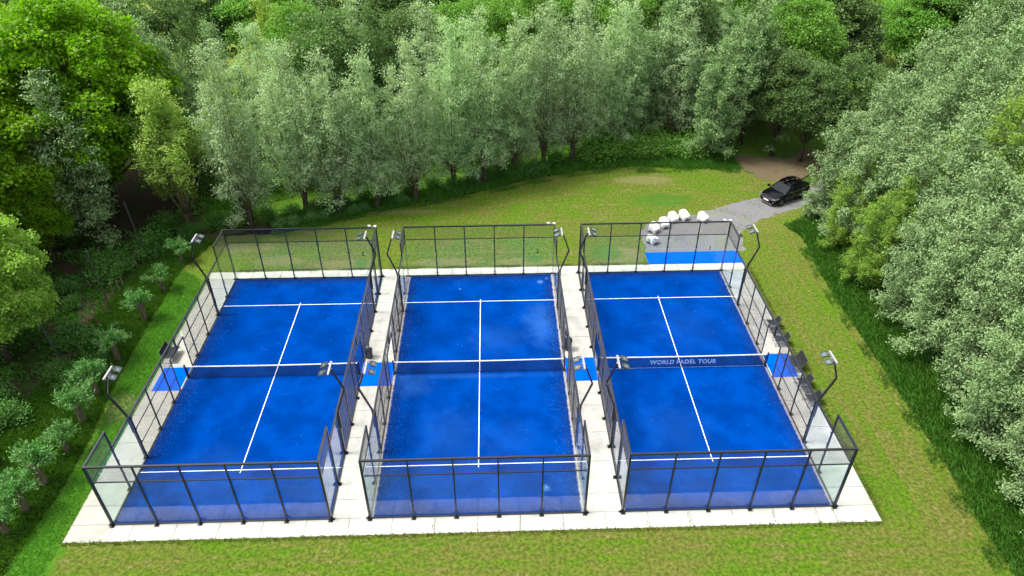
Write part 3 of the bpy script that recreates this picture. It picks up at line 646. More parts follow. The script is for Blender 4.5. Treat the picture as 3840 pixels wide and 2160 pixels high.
# ------------------------------------------------------------ the car (local +X forward)
def car():
    r_ = empty('parked_car')
    # stations: x, half width at belt, z of belt/upper surface at centre, z low
    S = [(-2.14,.62,.62,.78,.42), (-2.10,.78,.86,.95,.30), (-1.95,.86,.95,1.03,.24), (-1.5,.895,.95,1.02,.20), (-.8,.9,.93,.99,.19), (0,.9,.91,.97,.19), (.7,.9,.90,.97,.19), (1.0,.895,.885,.97,.19),
         (1.4,.885,.83,.90,.2), (1.75,.86,.76,.82,.2), (1.98,.78,.68,.73,.21), (2.10,.66,.60,.64,.23), (2.15,.55,.5,.53,.28)]
    mb = MB(); ring = []
    for x, w_, zb, zc, zl in S:
        zm = zl+(zb-zl)*.5
        half = [(0,zl),(w_*.8,zl),(w_*.97,zl+.06),(w_*1.0,zm),(w_*.985,zb-.06),(w_*.93,zb),(w_*.75,zb+(zc-zb)*.55),(w_*.4,zc-.005),(0,zc)]
        ring.append([(x,-y,z) for y, z in half] + [(x,y,z) for y, z in reversed(half[1:-1])])
    n = len(ring[0])
    for i in range(len(ring)-1):
        for k in range(n): mb.quad(ring[i][k], ring[i][(k+1)%n], ring[i+1][(k+1)%n], ring[i+1][k])
    mb.add(ring[0], [tuple(range(n))]); mb.add(ring[-1], [tuple(reversed(range(n)))])
    o = mb.build('body', M['car_paint'], r_)
    bm = bmesh.new(); bm.from_mesh(o.data); bmesh.ops.remove_doubles(bm, verts=bm.verts[:], dist=.001); bmesh.ops.recalc_face_normals(bm, faces=bm.faces[:]); bm.to_mesh(o.data); bm.free(); o.data.shade_smooth()
    ss = o.modifiers.new('s', 'SUBSURF'); ss.levels = 2; ss.render_levels = 2
    # cabin: lower ring at the belt, upper ring at the roof
    lo = [(.98,.80,.90), (.2,.86,.93), (-.7,.86,.95), (-1.5,.84,.97), (-2.0,.70,1.0)]
    up = [(.25,.60,1.36), (-.15,.66,1.43), (-.75,.67,1.445), (-1.35,.63,1.38), (-1.75,.55,1.24)]
    L_ = [Vector((x,-y,z)) for x, y, z in lo]; Rr = [Vector((x,y,z)) for x, y, z in lo]; UL = [Vector((x,-y,z)) for x, y, z in up]; UR = [Vector((x,y,z)) for x, y, z in up]
    ca = MB(); cb = MB()
    for i in range(4): ca.quad(L_[i+1], L_[i], UL[i], UL[i+1]); cb.quad(Rr[i], Rr[i+1], UR[i+1], UR[i])
    ca.build('side_window', M['car_glass'], r_); cb.build('side_window', M['car_glass'], r_)
    MB().add([L_[0], (1.05,0,.95), Rr[0], UR[0], (.31,0,1.385), UL[0]], [(0,1,4,5),(1,2,3,4)]).build('windscreen', M['car_glass'], r_, True)
    MB().add([Rr[4], (-2.05,0,1.02), L_[4], UL[4], (-1.8,0,1.26), UR[4]], [(0,1,4,5),(1,2,3,4)]).build('rear_window', M['car_glass'], r_, True)
    rf = MB(); mid = [Vector((u.x, 0, u.z+.045)) for u in UL]
    for i in range(4): rf.quad(UL[i+1], UL[i], mid[i], mid[i+1]); rf.quad(mid[i+1], mid[i], UR[i], UR[i+1])
    q = rf.build('roof', M['car_paint'], r_, True); so_ = q.modifiers.new('s','SOLIDIFY'); so_.thickness = .03; so_.offset = 1; b2 = q.modifiers.new('b','SUBSURF'); b2.levels = 1; b2.render_levels = 2
    for s, Lw, Up in ((-1, L_, UL), (1, Rr, UR)):
        pl = MB()
        pl.beam(Lw[0], Up[0], .07, .035); 
        for i in range(4): pl.beam(Up[i], Up[i+1], .05, .03)
        for i in (1, 2): pl.beam(Lw[i]+Vector((.08*(i-1)-.1,s*.006,0)), Up[i]+Vector((-.05,s*.006,0)), .05, .02, (1,0,0))
        pl.beam(Lw[4], Up[4], .1, .05); pl.build('pillar', M['car_paint'], r_)
        tr = MB()
        for i in range(4): tr.beam(Lw[i]+Vector((0,s*.012,.01)), Lw[i+1]+Vector((0,s*.012,.01)), .018, .022)
        tr.build('window_trim', M['chrome'], r_)
        mi = MB(); mi.box(.82,1.0,s*.98-.1,s*.98+.1,.93,1.07); mi.beam((.9,s*.86,.93),(.9,s*.95,.97),.04,.04); mi.build('wing_mirror', M['car_paint'], r_, bevel=.03)
        dl = MB(); dl.beam((.86,s*.906,.25),(.80,s*.9,.9),.008,.006); dl.beam((-.2,s*.906,.24),(-.25,s*.904,.9),.008,.006); dl.beam((-1.1,s*.904,.5),(-1.0,s*.9,.93),.008,.006); dl.build('door_seam', M['rubber'], r_)
        hd = MB(); hd.beam((-.05,s*.912,.8),(.12,s*.912,.79),.02,.022); hd.beam((-1.0,s*.905,.82),(-.84,s*.908,.81),.02,.022); hd.build('door_handle', M['chrome'], r_)
        hl = MB(); hl.add([(2.06,s*.50,.66),(1.98,s*.74,.72),(1.62,s*.86,.80),(1.66,s*.88,.70),(1.98,s*.79,.60),(2.09,s*.52,.58)], [(0,1,2,3,4,5) if s < 0 else (5,4,3,2,1,0)])
        ho = hl.build('headlight', M['lamp_clear'], r_); sf = ho.modifiers.new('s','SOLIDIFY'); sf.thickness = .05; sf.offset = 0
        fl = MB(); fl.box(2.02,2.10,s*.62-.09,s*.62+.09,.36,.44); fl.build('fog_lamp', M['lamp_clear'], r_, bevel=.02)
        for x in (1.33, -1.32):
            wh = empty('wheel'); wh.parent = r_; wh.location = (x, s*.80, .325)
            t_ = MB(); nn = 28; prof = [(.215,-.1),(.30,-.105),(.325,-.07),(.325,.07),(.30,.105),(.215,.1)]
            for i, (r0, yy) in enumerate(prof):
                for k in range(nn): t_.v.append((r0*math.cos(2*PI*k/nn), yy, r0*math.sin(2*PI*k/nn)))
            for i in range(5):
                for k in range(nn): a = i*nn+k; b_ = i*nn+(k+1)%nn; t_.f.append((a, b_, b_+nn, a+nn))
            t_.build('tyre', M['rubber'], wh, True)
            rm = MB(); rm.tube([(0,-.09,0),(0,.09,0)], .05, 12)
            for k in range(5):
                a = 2*PI*k/5; rm.beam((0,s*.085,0), (.215*math.cos(a), s*.095, .215*math.sin(a)), .07, .03, (0,1,0))
            rm.tube([(.215*math.cos(2*PI*k/24), s*.09, .215*math.sin(2*PI*k/24)) for k in range(25)], .015, 5, False); rm.build('rim', M['alloy'], wh)
            MB().tube([(x, s*.70, .325), (x, s*.905, .325)], .375, 24).build('wheel_arch', M['rubber'], r_) if False else None
            ar = MB(); pts = [(x+.385*math.cos(a), s*.895, .325+.385*math.sin(a)) for a in np.linspace(-.25, PI+.25, 16)]
            for (p0, p1) in zip(pts, pts[1:]): ar.beam(p0, p1, .05, .03, (0,1,0))
            pts2 = [(x+.37*math.cos(a), s*.902, .325+.37*math.sin(a)) for a in np.linspace(-.3, PI+.3, 18)]
            ar.add(pts2, [tuple(range(18)) if s < 0 else tuple(reversed(range(18)))]); ar.build('wheel_arch', M['rubber'], r_)
    for ch in r_.children:   # wheels stand proud of the arch disc
        if ch.name.startswith('wheel') and ch.type == 'EMPTY': ch.location.y *= 1.02
    gr = MB(); gr.box(2.07,2.145,-.46,.46,.50,.565); gr.box(2.03,2.125,-.5,.5,.27,.38); gr.build('grille', M['rubber'], r_, bevel=.015)
    MB().box(2.12,2.165,-.47,.47,.565,.585).build('grille_trim', M['chrome'], r_, bevel=.006)
    MB().box(2.10,2.14,-.62,.62,.205,.235).build('bumper_trim', M['red_trim'], r_, bevel=.008)
    MB().box(2.14,2.16,-.26,.26,.40,.50).build('number_plate', M['plate'], r_, bevel=.004)
    bd = MB(); bd.tube([(2.125,0,.60),(2.15,0,.605)], .055, 14); o2 = bd.build('badge', M['chrome'], r_); 
    return r_
cr = car(); HD = math.atan2(-.484, -.875); cr.location = (25.0, 30.6, .004); cr.rotation_euler = (0,0,HD)
tag(cr, 'glossy black hatchback parked on the gravel track under the trees', 'car')

# ------------------------------------------------------------ vegetation
rg = np.random.default_rng(11)
def leaf_quads(P, L_, W_, up=.5, dirs=None, spread=1.0):
    """rhombic leaves at P; dirs biases the long axis"""
    n = len(P); a = rg.normal(size=(n,3)); 
    if dirs is not None: a = a*spread + dirs
    a /= np.linalg.norm(a, axis=1)[:,None]+1e-9
    nn = rg.normal(size=(n,3)); nn[:,2] = np.abs(nn[:,2]) + up; b_ = np.cross(a, nn); b_ /= np.linalg.norm(b_, axis=1)[:,None]+1e-9
    s = rg.uniform(.7, 1.3, (n,1)); V = np.empty((n,4,3)); c3 = np.cross(a, b_)*s*W_*.25
    # make sure the face normal (a x b) points up more often than down, so undersides look down
    flip = (np.cross(a, b_)[:,2] < 0)[:,None]; b_ = np.where(flip, -b_, b_)
    V[:,0] = P-a*s*L_/2; V[:,1] = P+b_*s*W_/2-a*s*L_*.05; V[:,2] = P+a*s*L_/2; V[:,3] = P-b_*s*W_/2-a*s*L_*.05
    # order (0,3,2,1)/(0,1,2,3): normal = a x b direction
    return V.reshape(-1,3)
def curve_pts(p0, p1, bulge, n=7):
    ts = np.linspace(0, 1, n)[:,None]; return (1-ts)*p0 + ts*p1 + bulge*np.sin(ts*PI)*1.0
def willow(seed, H, Rr, lean=0., nst=15, leafn=26000, z0=1.5, low=True, L_=.16, W_=.07, bare=0.):
    """pollard willow: short trunk, a head, many upright rods with feathery twigs"""
    global rg; rg = np.random.default_rng(seed); sk = MB(); tr = MB()
    tr.tube([(0,0,-.2), (.03,0,.5), (0,.02,1.1), (0,0,z0), (0,0,z0+.18)], [.26,.21,.2,.27,.12], 9)
    P = []; D = []
    def leanf(p): p = p.copy(); p[...,0] += lean*(np.maximum(p[...,2],0)/H)**1.7; return p
    stems = []
    for i in range(nst):
        ph = 2*PI*(i*.382) + rg.uniform(-.3,.3); rr = Rr*math.sqrt((i+.6)/nst)*.82; zt = H*(1.0 - .42*(rr/Rr)**1.6)*rg.uniform(.86,1.0)
        if i < 4: zt = H*rg.uniform(.95,1.0); rr *= .55
        e = np.array([rr*math.cos(ph), rr*math.sin(ph), zt]); s0 = np.array([.14*math.cos(ph), .14*math.sin(ph), z0])
        stems.append((s0, e, .6*rr, .05))
    if low:
        for i in range(13):
            ph = rg.uniform(0, 2*PI); rr = Rr*rg.uniform(.55,1.0); stems.append((np.array([.14*math.cos(ph), .14*math.sin(ph), z0]), np.array([rr*math.cos(ph), rr*math.sin(ph), rg.uniform(.07,.48)*H]), .25*rr, .03))
    tot = sum(np.linalg.norm(e-s) for s, e, _, _ in stems)
    for s0, e, bl, rad in stems:
        d = np.array([e[0], e[1], 0]); nrm = np.linalg.norm(d)+1e-6; pts = curve_pts(s0, e, d/nrm*bl*.35 + rg.normal(size=3)*.08, 8); pts = leanf(pts)
        sk.tube([Vector(p) for p in pts], list(np.linspace(rad, .008, 8)), 5)
        ln = np.linalg.norm(e-s0); nt_ = int(ln*3.6); per = int(leafn*ln/tot/nt_)
        for k in range(nt_):
            t = rg.uniform(.10+bare, 1)**.9; f = t*7; i0 = min(6, int(f)); b0 = pts[i0]*(1-(f-i0)) + pts[i0+1]*(f-i0)
            out = rg.normal(size=3); out[2] = abs(out[2])*.7+.05; out[:2] += d[:2]/nrm*.55; out /= np.linalg.norm(out)
            tl = (rg.uniform(.45,1.15)*(1.12-.6*t)); tw = b0 + out*tl; tw[2] = max(tw[2], .45)
            m_ = max(5, int(per*rg.uniform(.5,1.5))); q = np.where(rg.random((m_,1)) < .3, rg.uniform(.1,1,(m_,1)), rg.normal(.92,.12,(m_,1))); pp = b0 + (tw-b0)*q + rg.normal(size=(m_,3))*np.where(q > .7, rg.uniform(.13,.24), .08)*np.array([1,1,.8])
            P.append(pp); D.append(np.repeat([out*.8+np.array([.5*lean/H*3,0,.1])], m_, 0))
    P = np.concatenate(P); D = np.concatenate(D)
    return dict(leaf=leaf_quads(P, L_, W_, .6, D, 1.1), limb=sk, trunk=tr)
def broad(seed, H, Rr, lobes=60, leafn=42000, zc=.58, flat=.85, L_=.22, W_=.16, lr=(.10,.19), lean=0., trunk=.34, low=.2, plume=0.):
    """rounded broadleaf tree: limbs ending in leaf pads spread over the crown's outside, plus inner foliage"""
    global rg; rg = np.random.default_rng(seed); sk = MB(); tr = MB()
    hb = H*low+.8; tr.tube([(0,0,-.3), (.05,0,H*.12), (0,.08,H*.3), (.1,0,H*.55), (.05,.05,H*.8)], [trunk,trunk*.78,trunk*.62,trunk*.36,trunk*.1], 9)
    P = []; C = []; D = []
    cz = H*zc; rz = H-cz; ga = PI*(3-5**.5)
    for i in range(lobes):
        u = 1-(i+.5)/lobes*1.72; r2 = math.sqrt(max(0, 1-u*u)); th = ga*i + rg.uniform(-.25,.25)
        jr = rg.uniform(.72,1.0); zr = rz if u > 0 else (cz-hb)
        c = np.array([Rr*r2*math.cos(th)*jr, Rr*r2*math.sin(th)*jr, cz + u*zr*jr*.93]); c[0] += lean*(c[2]/H)**1.7
        C.append((c, rg.uniform(*lr)*2*Rr))
    for i in range(lobes//5):
        c = rg.normal(size=3)*np.array([Rr*.35, Rr*.35, rz*.4]) + np.array([lean*.3,0,cz]); C.append((c, rg.uniform(*lr)*1.7*Rr))
    w_ = sum(r_**2 for _, r_ in C)
    for j, (c, r_) in enumerate(C):
        m_ = int(leafn*r_**2/w_); d = rg.normal(size=(m_,3)); d /= np.linalg.norm(d, axis=1)[:,None]; d[:,2] = np.where(d[:,2] < -.25, -d[:,2]*.6, d[:,2])
        rad = r_*(.55+.5*rg.random((m_,1))**.6)*(1+.25*np.sin(d[:,:1]*5+j)*np.cos(d[:,1:2]*6)); off = c + d*rad*np.array([1,1,flat])
        if plume:   # wind-drawn plumes: each pad is stretched up and downwind and tapers to its tip
            tt = rg.beta(1.3, 1.6, (m_,1))*2-.7; ax = np.array([.62, .0, .78]) + rg.normal(size=3)*.12; off = c + d*rad*np.array([1,1,flat])*(.95-.42*np.clip(tt, -.2, 1.3)) + ax*tt*r_*plume
            d = d*.5 + ax*.8
        P.append(off); D.append(d)
        if j < lobes and j % 2 == 0:
            z1 = min(H*.55, max(H*.15, c[2]*.55)); s0 = np.array([.05,.02,z1*.75]); pts = curve_pts(s0, c, np.array([0,0,-.05*H])*.4 + rg.normal(size=3)*.15, 6)
            sk.tube([Vector(p) for p in pts], list(np.linspace(trunk*.3, .02, 6)), 5)
    P = np.concatenate(P); D = np.concatenate(D)
    return dict(leaf=leaf_quads(P, L_, W_, .9, D*.5, 1.0), limb=sk, trunk=tr)
def pollard(seed):
    global rg; rg = np.random.default_rng(seed); tr = MB(); sk = MB()
    tr.tube([(0,0,-.15), (.02,0,.35), (0,.02,.8), (0,0,1.15), (0,0,1.42), (0,0,1.55)], [.21,.17,.165,.19,.25,.1], 9)
    P = []; D = []
    for i in range(30):
        ph = rg.uniform(0,2*PI); el = rg.uniform(.15,1.4); ln = rg.uniform(.5,1.02); d = np.array([math.cos(ph)*math.cos(el), math.sin(ph)*math.cos(el), math.sin(el)])
        s0 = np.array([0,0,1.4])+d*.15; e = s0+d*ln; e[2] -= .12*ln; sk.tube([Vector(s0), Vector((s0+e)/2+np.array([0,0,.06])), Vector(e)], [.016,.01,.004], 4)
        m_ = int(80*ln); q = rg.uniform(.2,1.08,(m_,1)); P.append(s0+(e-s0)*q + rg.normal(size=(m_,3))*.1); D.append(np.repeat([d],m_,0))
    return dict(leaf=leaf_quads(np.concatenate(P), .17, .05, .5, np.concatenate(D), .6), limb=sk, trunk=tr)
def shrub(seed, h=1.6, r_=1.2, leafn=2600, L_=.13, W_=.08):
    global rg; rg = np.random.default_rng(seed); sk = MB(); P = []; D = []
    for i in range(22):
        ph = rg.uniform(0,2*PI); q0 = rg.random()**.6; e = np.array([r_*q0*math.cos(ph), r_*q0*math.sin(ph), h*rg.uniform(.45,1)*(1-.45*q0**2)]); sk.tube([(e[0]*.1,e[1]*.1,-.05), tuple(e*.6+np.array([0,0,.08])), tuple(e)], [.018,.012,.005], 4)
        m_ = leafn//22; P.append(e*rg.uniform(.45,1.02,(m_,1)) + rg.normal(size=(m_,3))*.17*r_); D.append(np.repeat([e],m_,0))
    P = np.concatenate(P); P[:,2] = np.abs(P[:,2]); return dict(leaf=leaf_quads(P, L_, W_, .9, np.concatenate(D)*.3, 1), limb=sk, trunk=None)

def proto(d, leafmat, bark, name):
    o = {'leaf': np_mesh(name+'_leaves', d['leaf'], 4, M[leafmat])}
    mb = d['limb']; me = bpy.data.meshes.new(name+'_limbs'); me.from_pydata(mb.v, [], mb.f); me.update(); me.materials.append(M[bark]); me.shade_smooth(); o['limb'] = me
    if d['trunk']:
        mb = d['trunk']; me = bpy.data.meshes.new(name+'_trunk'); me.from_pydata(mb.v, [], mb.f); me.update(); me.materials.append(M['dark_bark' if bark == 'limb_bark' else bark]); me.shade_smooth(); o['trunk'] = me
    return o
PR = {}
for k in range(4): PR['w%d' % k] = proto(willow(20+k, 12.5, 2.25+.15*k, lean=.25, nst=15+k), 'leaf_willow', 'limb_bark', 'willow')
PR['wb'] = proto(willow(31, 12, 2.5, nst=12, leafn=15000, bare=.34, low=False), 'leaf_yellow', 'limb_bark', 'bare_willow')
for k in range(3): PR['s%d' % k] = proto(willow(40+k, 12.5, 3.1, lean=1.9, nst=19, leafn=42000, z0=.9, L_=.18, W_=.07), 'leaf_silver', 'limb_bark', 'silver_willow')
for k in range(2): PR['m%d' % k] = proto(broad(50+k, 16, 6.0, 120, 105000, .5, .7, .23, .19, (.085,.15), low=.12), 'leaf_maple', 'dark_bark', 'maple')
for k in range(3): PR['g%d' % k] = proto(broad(60+k, 12.5, 3.3, 60, 34000, .56, .95, .18, .13, (.11,.2), trunk=.24), 'leaf_mid', 'dark_bark', 'broadleaf')
PR['r0'] = proto(broad(70, 11, 3.6, 40, 38000, .5, .8, .18, .085, (.06,.18), lean=1.5, trunk=.2, low=.03, plume=1.05), 'leaf_silver', 'dark_bark', 'poplar')
PR['r1'] = proto(broad(71, 10.5, 3.4, 34, 34000, .48, .8, .18, .085, (.07,.2), lean=1.2, trunk=.2, low=.04, plume=1.15), 'leaf_silver', 'dark_bark', 'poplar')
for k in range(3): PR['p%d' % k] = proto(pollard(80+k), 'leaf_fresh', 'bark', 'pollard')
for k in range(3): PR['b%d' % k] = proto(shrub(90+k), 'leaf_under', 'dark_bark', 'shrub')
PH = {'w':12.5,'s':12.5,'m':16,'g':12.5,'r':11,'p':2.7,'b':1.6}

ORD = ['first','second','third','fourth','fifth','sixth','seventh','eighth','ninth','tenth','eleventh','twelfth','thirteenth','fourteenth','fifteenth','sixteenth','seventeenth','eighteenth','nineteenth','twentieth']
tr_rnd = random.Random(5)
def plant(kind, x, y, h=None, wid=1.0, rz=None, name='willow_tree', label=None, cat='tree', group=None, leaf=None, z=-.06):
    p = PR[kind]; base = PH[kind[0]]; s = (h or base)/base
    root = empty(name, (x, y, z), 0, label, cat, group)
    lean = kind[0] in 'sr'
    root.rotation_euler = (0, 0, rz if rz is not None else (tr_rnd.uniform(-.5,.5) if lean else tr_rnd.uniform(0, 2*PI)))
    root.scale = (s*wid, s*wid, s)
    if kind[0] == 'b': pairs = (('foliage','leaf'), ('stem','limb'))
    else: pairs = (('crown','leaf'), ('limb','limb'), ('trunk','trunk'))
    for nm, key in pairs:
        if key in p:
            o = link(nm, p[key], root)
            if leaf and key == 'leaf': o.material_slots[0].link = 'OBJECT'; o.material_slots[0].material = M[leaf]
    return root

# front row of pollard willows behind the courts
row = [(-22.4,27.0,'wb',11.6,1.0,None), (-17.75,27.1,'w1',12.8,1.0,None), (-14.1,29.8,'w2',12.4,1.12,None), (-11.3,29.2,'w3',11.9,1.05,None), (-8.4,30.1,'w0',12.0,1.08,None), (-5.4,31.25,'w2',12.3,1.05,None), (-2.35,33.1,'w1',12.5,1.05,None),
       (.25,34.0,'w3',13.2,1.05,None), (2.9,35.5,'w0',12.8,1.02,None), (5.5,37.3,'w1',12.6,1.05,None), (8.2,38.2,'w2',13.2,1.08,None)]
txt = ['sparse yellow-green pollard willow with bare rods, first from the left in the front row', 'broad grey-green willow with twin tops, second from the left in the front row', 'willow with a dark leaning trunk, third from the left in the front row']
for i, (x, y, k, h, wd, lf) in enumerate(row):
    plant(k, x, y, h*1.1, wd*.87 if i else 1.25, None, 'willow_tree', txt[i] if i < 3 else 'grey-green pollard willow, %s from the left in the front row beside the lawn' % ORD[i], 'tree', 'front row of willows along the lawn', lf)
bk = [(11.6,40.3,'w3',13.4,1.0), (13.4,42.0,'w0',13.5,1.05), (15.6,43.6,'s0',13.2,.8), (18.1,42.3,'w1',13.5,1.1), (20.8,38.9,'s1',12.6,.9), (22.6,41.0,'s2',13.4,.85)]
for i, (x, y, k, h, wd) in enumerate(bk):
    plant(k, x, y, h, wd, None, 'willow_tree', 'wind-tossed silvery willow, %s from the left behind the leafy hedge' % ORD[i], 'tree', 'willows behind the hedge')
dk = [(24.6,41.5,'g0',11.2), (26.7,38.9,'g1',9.6), (28.8,37.4,'g2',9.0), (31.5,36.5,'g0',10), (25.5,45.5,'s0',13), (29.0,44,'g1',13)]
for i, (x, y, k, h) in enumerate(dk):
    plant(k, x, y, h, 1.0, None, 'broadleaf_tree', 'shady dark green tree, %s from the left above the leaf litter' % ORD[i], 'tree', 'dark trees behind the car', 'leaf_dark' if i in (0,1,2,3) else None)

# rows farther back
def backrow(items, what, grp, name='willow_tree'):
    for i, it in enumerate(items):
        x, y, k, h, lf = it
        plant(k, x, y, h, tr_rnd.uniform(.9,1.1), None, name, what % ORD[i], 'tree', grp, lf)
backrow([(-20.0,33.6,'w0',11,'leaf_yellow'), (-15.6,34.4,'w3',12.2,None), (-4.6,40.4,'w1',13.2,None), (-1.2,38.3,'w2',13,None), (-18.6,38.5,'w2',12.6,None), (6.9,43.9,'w0',12,'leaf_silver'), (9.4,46.0,'w3',12.8,'leaf_silver')],
        'willow showing above the front row, %s of the second row', 'second row of willows')
backrow([(-12.6,37.6,'g0',13.4,'leaf_dark'), (-9.3,40.2,'w2',13.8,'leaf_dark'), (-6.6,44,'g1',12,'leaf_dark'), (-11.5,44.5,'w0',13.5,None), (1.8,44.4,'g1',12.8,None), (4.6,48.4,'g2',13,None), (-1.2,46.5,'g0',12.5,None), (8.9,50,'g2',13,None), (12.6,48.5,'g0',13.2,None), (15.9,50,'g1',12.8,None), (19.2,48.0,'g2',13.4,'leaf_dark'), (-15.8,43.0,'g2',12.8,None), (22.5,47.5,'w1',13.2,None)],
        'green tree of the wood beyond the willows, %s in its belt', 'wood beyond the willows', 'broadleaf_tree')
backrow([(-26.5,46.6,'w1',13,'leaf_dark'), (-22.8,40.6,'w2',12.4,'leaf_silver'), (-24.2,34.0,'w0',13.2,'leaf_silver'), (-27.6,38.4,'w3',13,'leaf_silver'), (-31,44,'w1',13,'leaf_silver'), (-19.5,47,'w0',13,'leaf_yellow'), (-24.6,30.2,'w2',9,'leaf_yellow')],
        'pale willow between maple and front row, %s of its clump', 'pale willows behind the maples')
# big maples on the left
mp = [(-29.5,30.3,'m0',17,1.0,'huge bright green maple filling the top left corner'), (-34.5,22.5,'m1',15,1.0,'spreading green maple at the left edge above the dark soil'), (-38,33,'m1',16,1.0,'maple behind the huge one at the top left edge'),
      (-35.5,15.2,'m0',13,.85,'maple at the left edge behind the pale oak'), (-43,24,'m0',15,1,'maple half out of view at the left edge'), (-30.6,22.6,'m1',9.5,.62,'lower spreading maple overhanging the dark soil')]
for x, y, k, h, wd, lb in mp: plant(k, x, y, h, wd, None, 'maple_tree', lb, 'tree', 'maples on the left')
plant('w1', -28.2, 24.6, 13, 1.2, None, 'willow_tree', 'slender silver-grey tree standing in front of the maples', 'tree', None, 'leaf_silver')
plant('m1', -27.9, 11.6, 10.6, .86, .6, 'oak_tree', 'pale fresh green tree overhanging the left edge by the metal poles', 'tree', None, 'leaf_oak')
plant('m0', -29.8, 3.4, 8.0, .7, 2.2, 'oak_tree', 'dark green tree low at the left edge above the small pollards', 'tree', None, 'leaf_under')
# right-hand wood: leaning silvery willows and poplars
rw = []
yy = -9
k = 0
front_r = [(25.9,-8.4,8.6,'s1',None), (26.1,-5.4,9.2,'s0',None), (26.0,-2.2,9.4,'s2',None), (26.5,.9,10.2,'s1',None), (26.4,4.2,10.8,'s0',None), (27.0,7.4,11.4,'s2',None), (26.8,10.8,11.6,'s1',None), (27.0,14.2,11.2,'s0',None), (26.0,18.2,8.2,'s2','leaf_lime'), (28.3,18.6,12.2,'s2',None), (27.6,22.8,11.6,'s1',None), (27.5,27.3,11.4,'s0',None), (26.2,22.8,7.6,'s1','leaf_lime'), (30.4,-3.0,11.6,'s2',None), (30.8,1.0,12.2,'s0',None)]
for i, (x, y, h, k, lf) in enumerate(front_r):
    plant(k, x, y, h, 1.0, None, 'poplar_tree', ('fresh yellow-green' if lf else 'silvery') + ' tree, %s from the camera along the right lawn edge' % ORD[i], 'tree', 'trees along the right lawn edge', lf)
r2 = [(33.2,3.5,11.5,'s0',None), (33.0,8.4,12.4,'s1',None), (33.6,13.2,12.8,'s2',None), (33.0,18,13.2,'s0',None), (33.8,22.9,13.6,'s1',None), (34.0,28.0,13.6,'s2',None), (33.2,32.4,12.6,'s0',None), (31.0,19.0,12.8,'s1','leaf_lime')]
r3 = [(38.6,17,13,'s2',None), (38.2,22,13.4,'s0',None), (38.8,27,13.6,'s1',None), (38.4,32,13.6,'s2',None), (38.6,37,13.4,'s0',None), (36.2,24.6,13,'s2','leaf_lime')]
r4 = [(43.6,25,13.4,'s1',None), (43.8,30.5,13.6,'s2',None), (43.4,36,13.8,'s0',None), (44.2,41,13.6,'s1',None), (49,33,13,'s2',None), (49,39,13.4,'s0',None), (48.6,45,13,'g0','leaf_dark'), (53.5,41,13,'g1','leaf_dark')]
for rr_, nm in ((r2, 'second'), (r3, 'third'), (r4, 'fourth')):
    for i, (x, y, h, k, lf) in enumerate(rr_):
        plant(k, x, y, h, 1.0, None, 'willow_tree', '%s willow, %s from the camera in the %s row of the right wood' % ({None:'wind-blown silvery','leaf_lime':'yellow-green','leaf_dark':'dark brownish green'}[lf], ORD[i], nm), 'tree', 'leaning willows of the right wood', lf)
# far trees seen through the gaps
far = [(-70,92),(-62,80),(-52,66),(-44,58),(-36,54),(-47,47),(-38,44),(-58,56),(-30,58),(-22,56),(-14,54),(-6,56),(2,57),(10,58),(17,57),(24,55),(29,52),(31,60),(38,66),(26,66),(12,68),(0,70),(-12,68),(-26,70),(60,60),(64,70),(70,80),(66,52),(60,47),(74,66),(51.5,58.2),(57,66),(62,74),(45.5,53),(53,50),(34.5,50.5),(49,60),(48.5,54),(80,95),(57,53),(-48,36),(-52,28)]
for i, (x, y) in enumerate(far):
    plant(('g0','g1','g2','m0')[i % 4], x, y, tr_rnd.uniform(11,14), tr_rnd.uniform(1.05,1.3), None, 'broadleaf_tree', 'indistinct green tree far back in the wood', 'tree', 'far trees of the wood', ('leaf_mid','leaf_dark','leaf_dark')[i % 3])

plant('g1', 46.5, 65.5, 7.5, 1.2, None, 'broadleaf_tree', 'bright yellow-green small tree standing in the far meadow gap', 'tree', None, 'leaf_lime')
# small pollards on the left bank
sp = [(-21.5,22.4,.85), (-21.5,18.8,.85), (-21.5,15.6,1.0), (-21.6,11.7,.98), (-21.5,8.7,1.0), (-21.3,6.6,1.05), (-21.2,4.5,.85), (-21.3,2.4,1.12), (-21.4,.85,1.05), (-21.6,-.4,.85)]
for i, (x, y, s) in enumerate(sp):
    plant('p%d' % (i % 3), x, y, 2.75*s, 1.0, None, 'pollard_willow', 'small mop-headed pollard willow, %s from the far end of the left bank row' % ORD[i], 'tree', 'small pollard willows on the left bank')
# shrubs: hedge behind the lawn, edge plants, left undergrowth
def shr(lst, label, grp, leaf=None, hh=(1.2,1.9), name='shrub'):
    for i, (x, y) in enumerate(lst):
        plant('b%d' % (i % 3), x, y, tr_rnd.uniform(*hh), tr_rnd.uniform(.9,1.2), None, name, label, 'bush', grp, leaf)
shr([(10.4,39.0),(11.9,39.4),(13.2,38.9),(14.5,39.3),(15.8,39.4),(17.1,39.7),(18.3,39.9),(12.5,41),(14.4,41.2),(16.4,41.2),(19.3,39.2),(9.4,38.8)], 'dark green bush of the leafy hedge behind the back lawn', 'bushes of the leafy hedge', 'leaf_mid', (1.7,2.5))
shr([(-13.4,28.2),(-12.4,28.6),(-10.2,29.3),(-9.4,29.9),(-6.6,30.9),(-15.6,27.2),(-14.6,27.6)], 'pale flowering weeds at the foot of the willows', 'flowering weeds under the willows', 'leaf_fresh', (.6,.95), 'weed_clump')
rr = random.Random(3)
shr([(rr.uniform(-31,-23), rr.uniform(-2,24)) for _ in range(46)], 'low green bush in the left undergrowth', 'bushes in the left undergrowth', 'leaf_under', (.9,1.9))
shr([(rr.uniform(-23.6,-22.2), rr.uniform(-4,22)) for _ in range(12)], 'low weedy bush between the small pollards', 'weedy bushes between the pollards', 'leaf_under', (.4,.8))
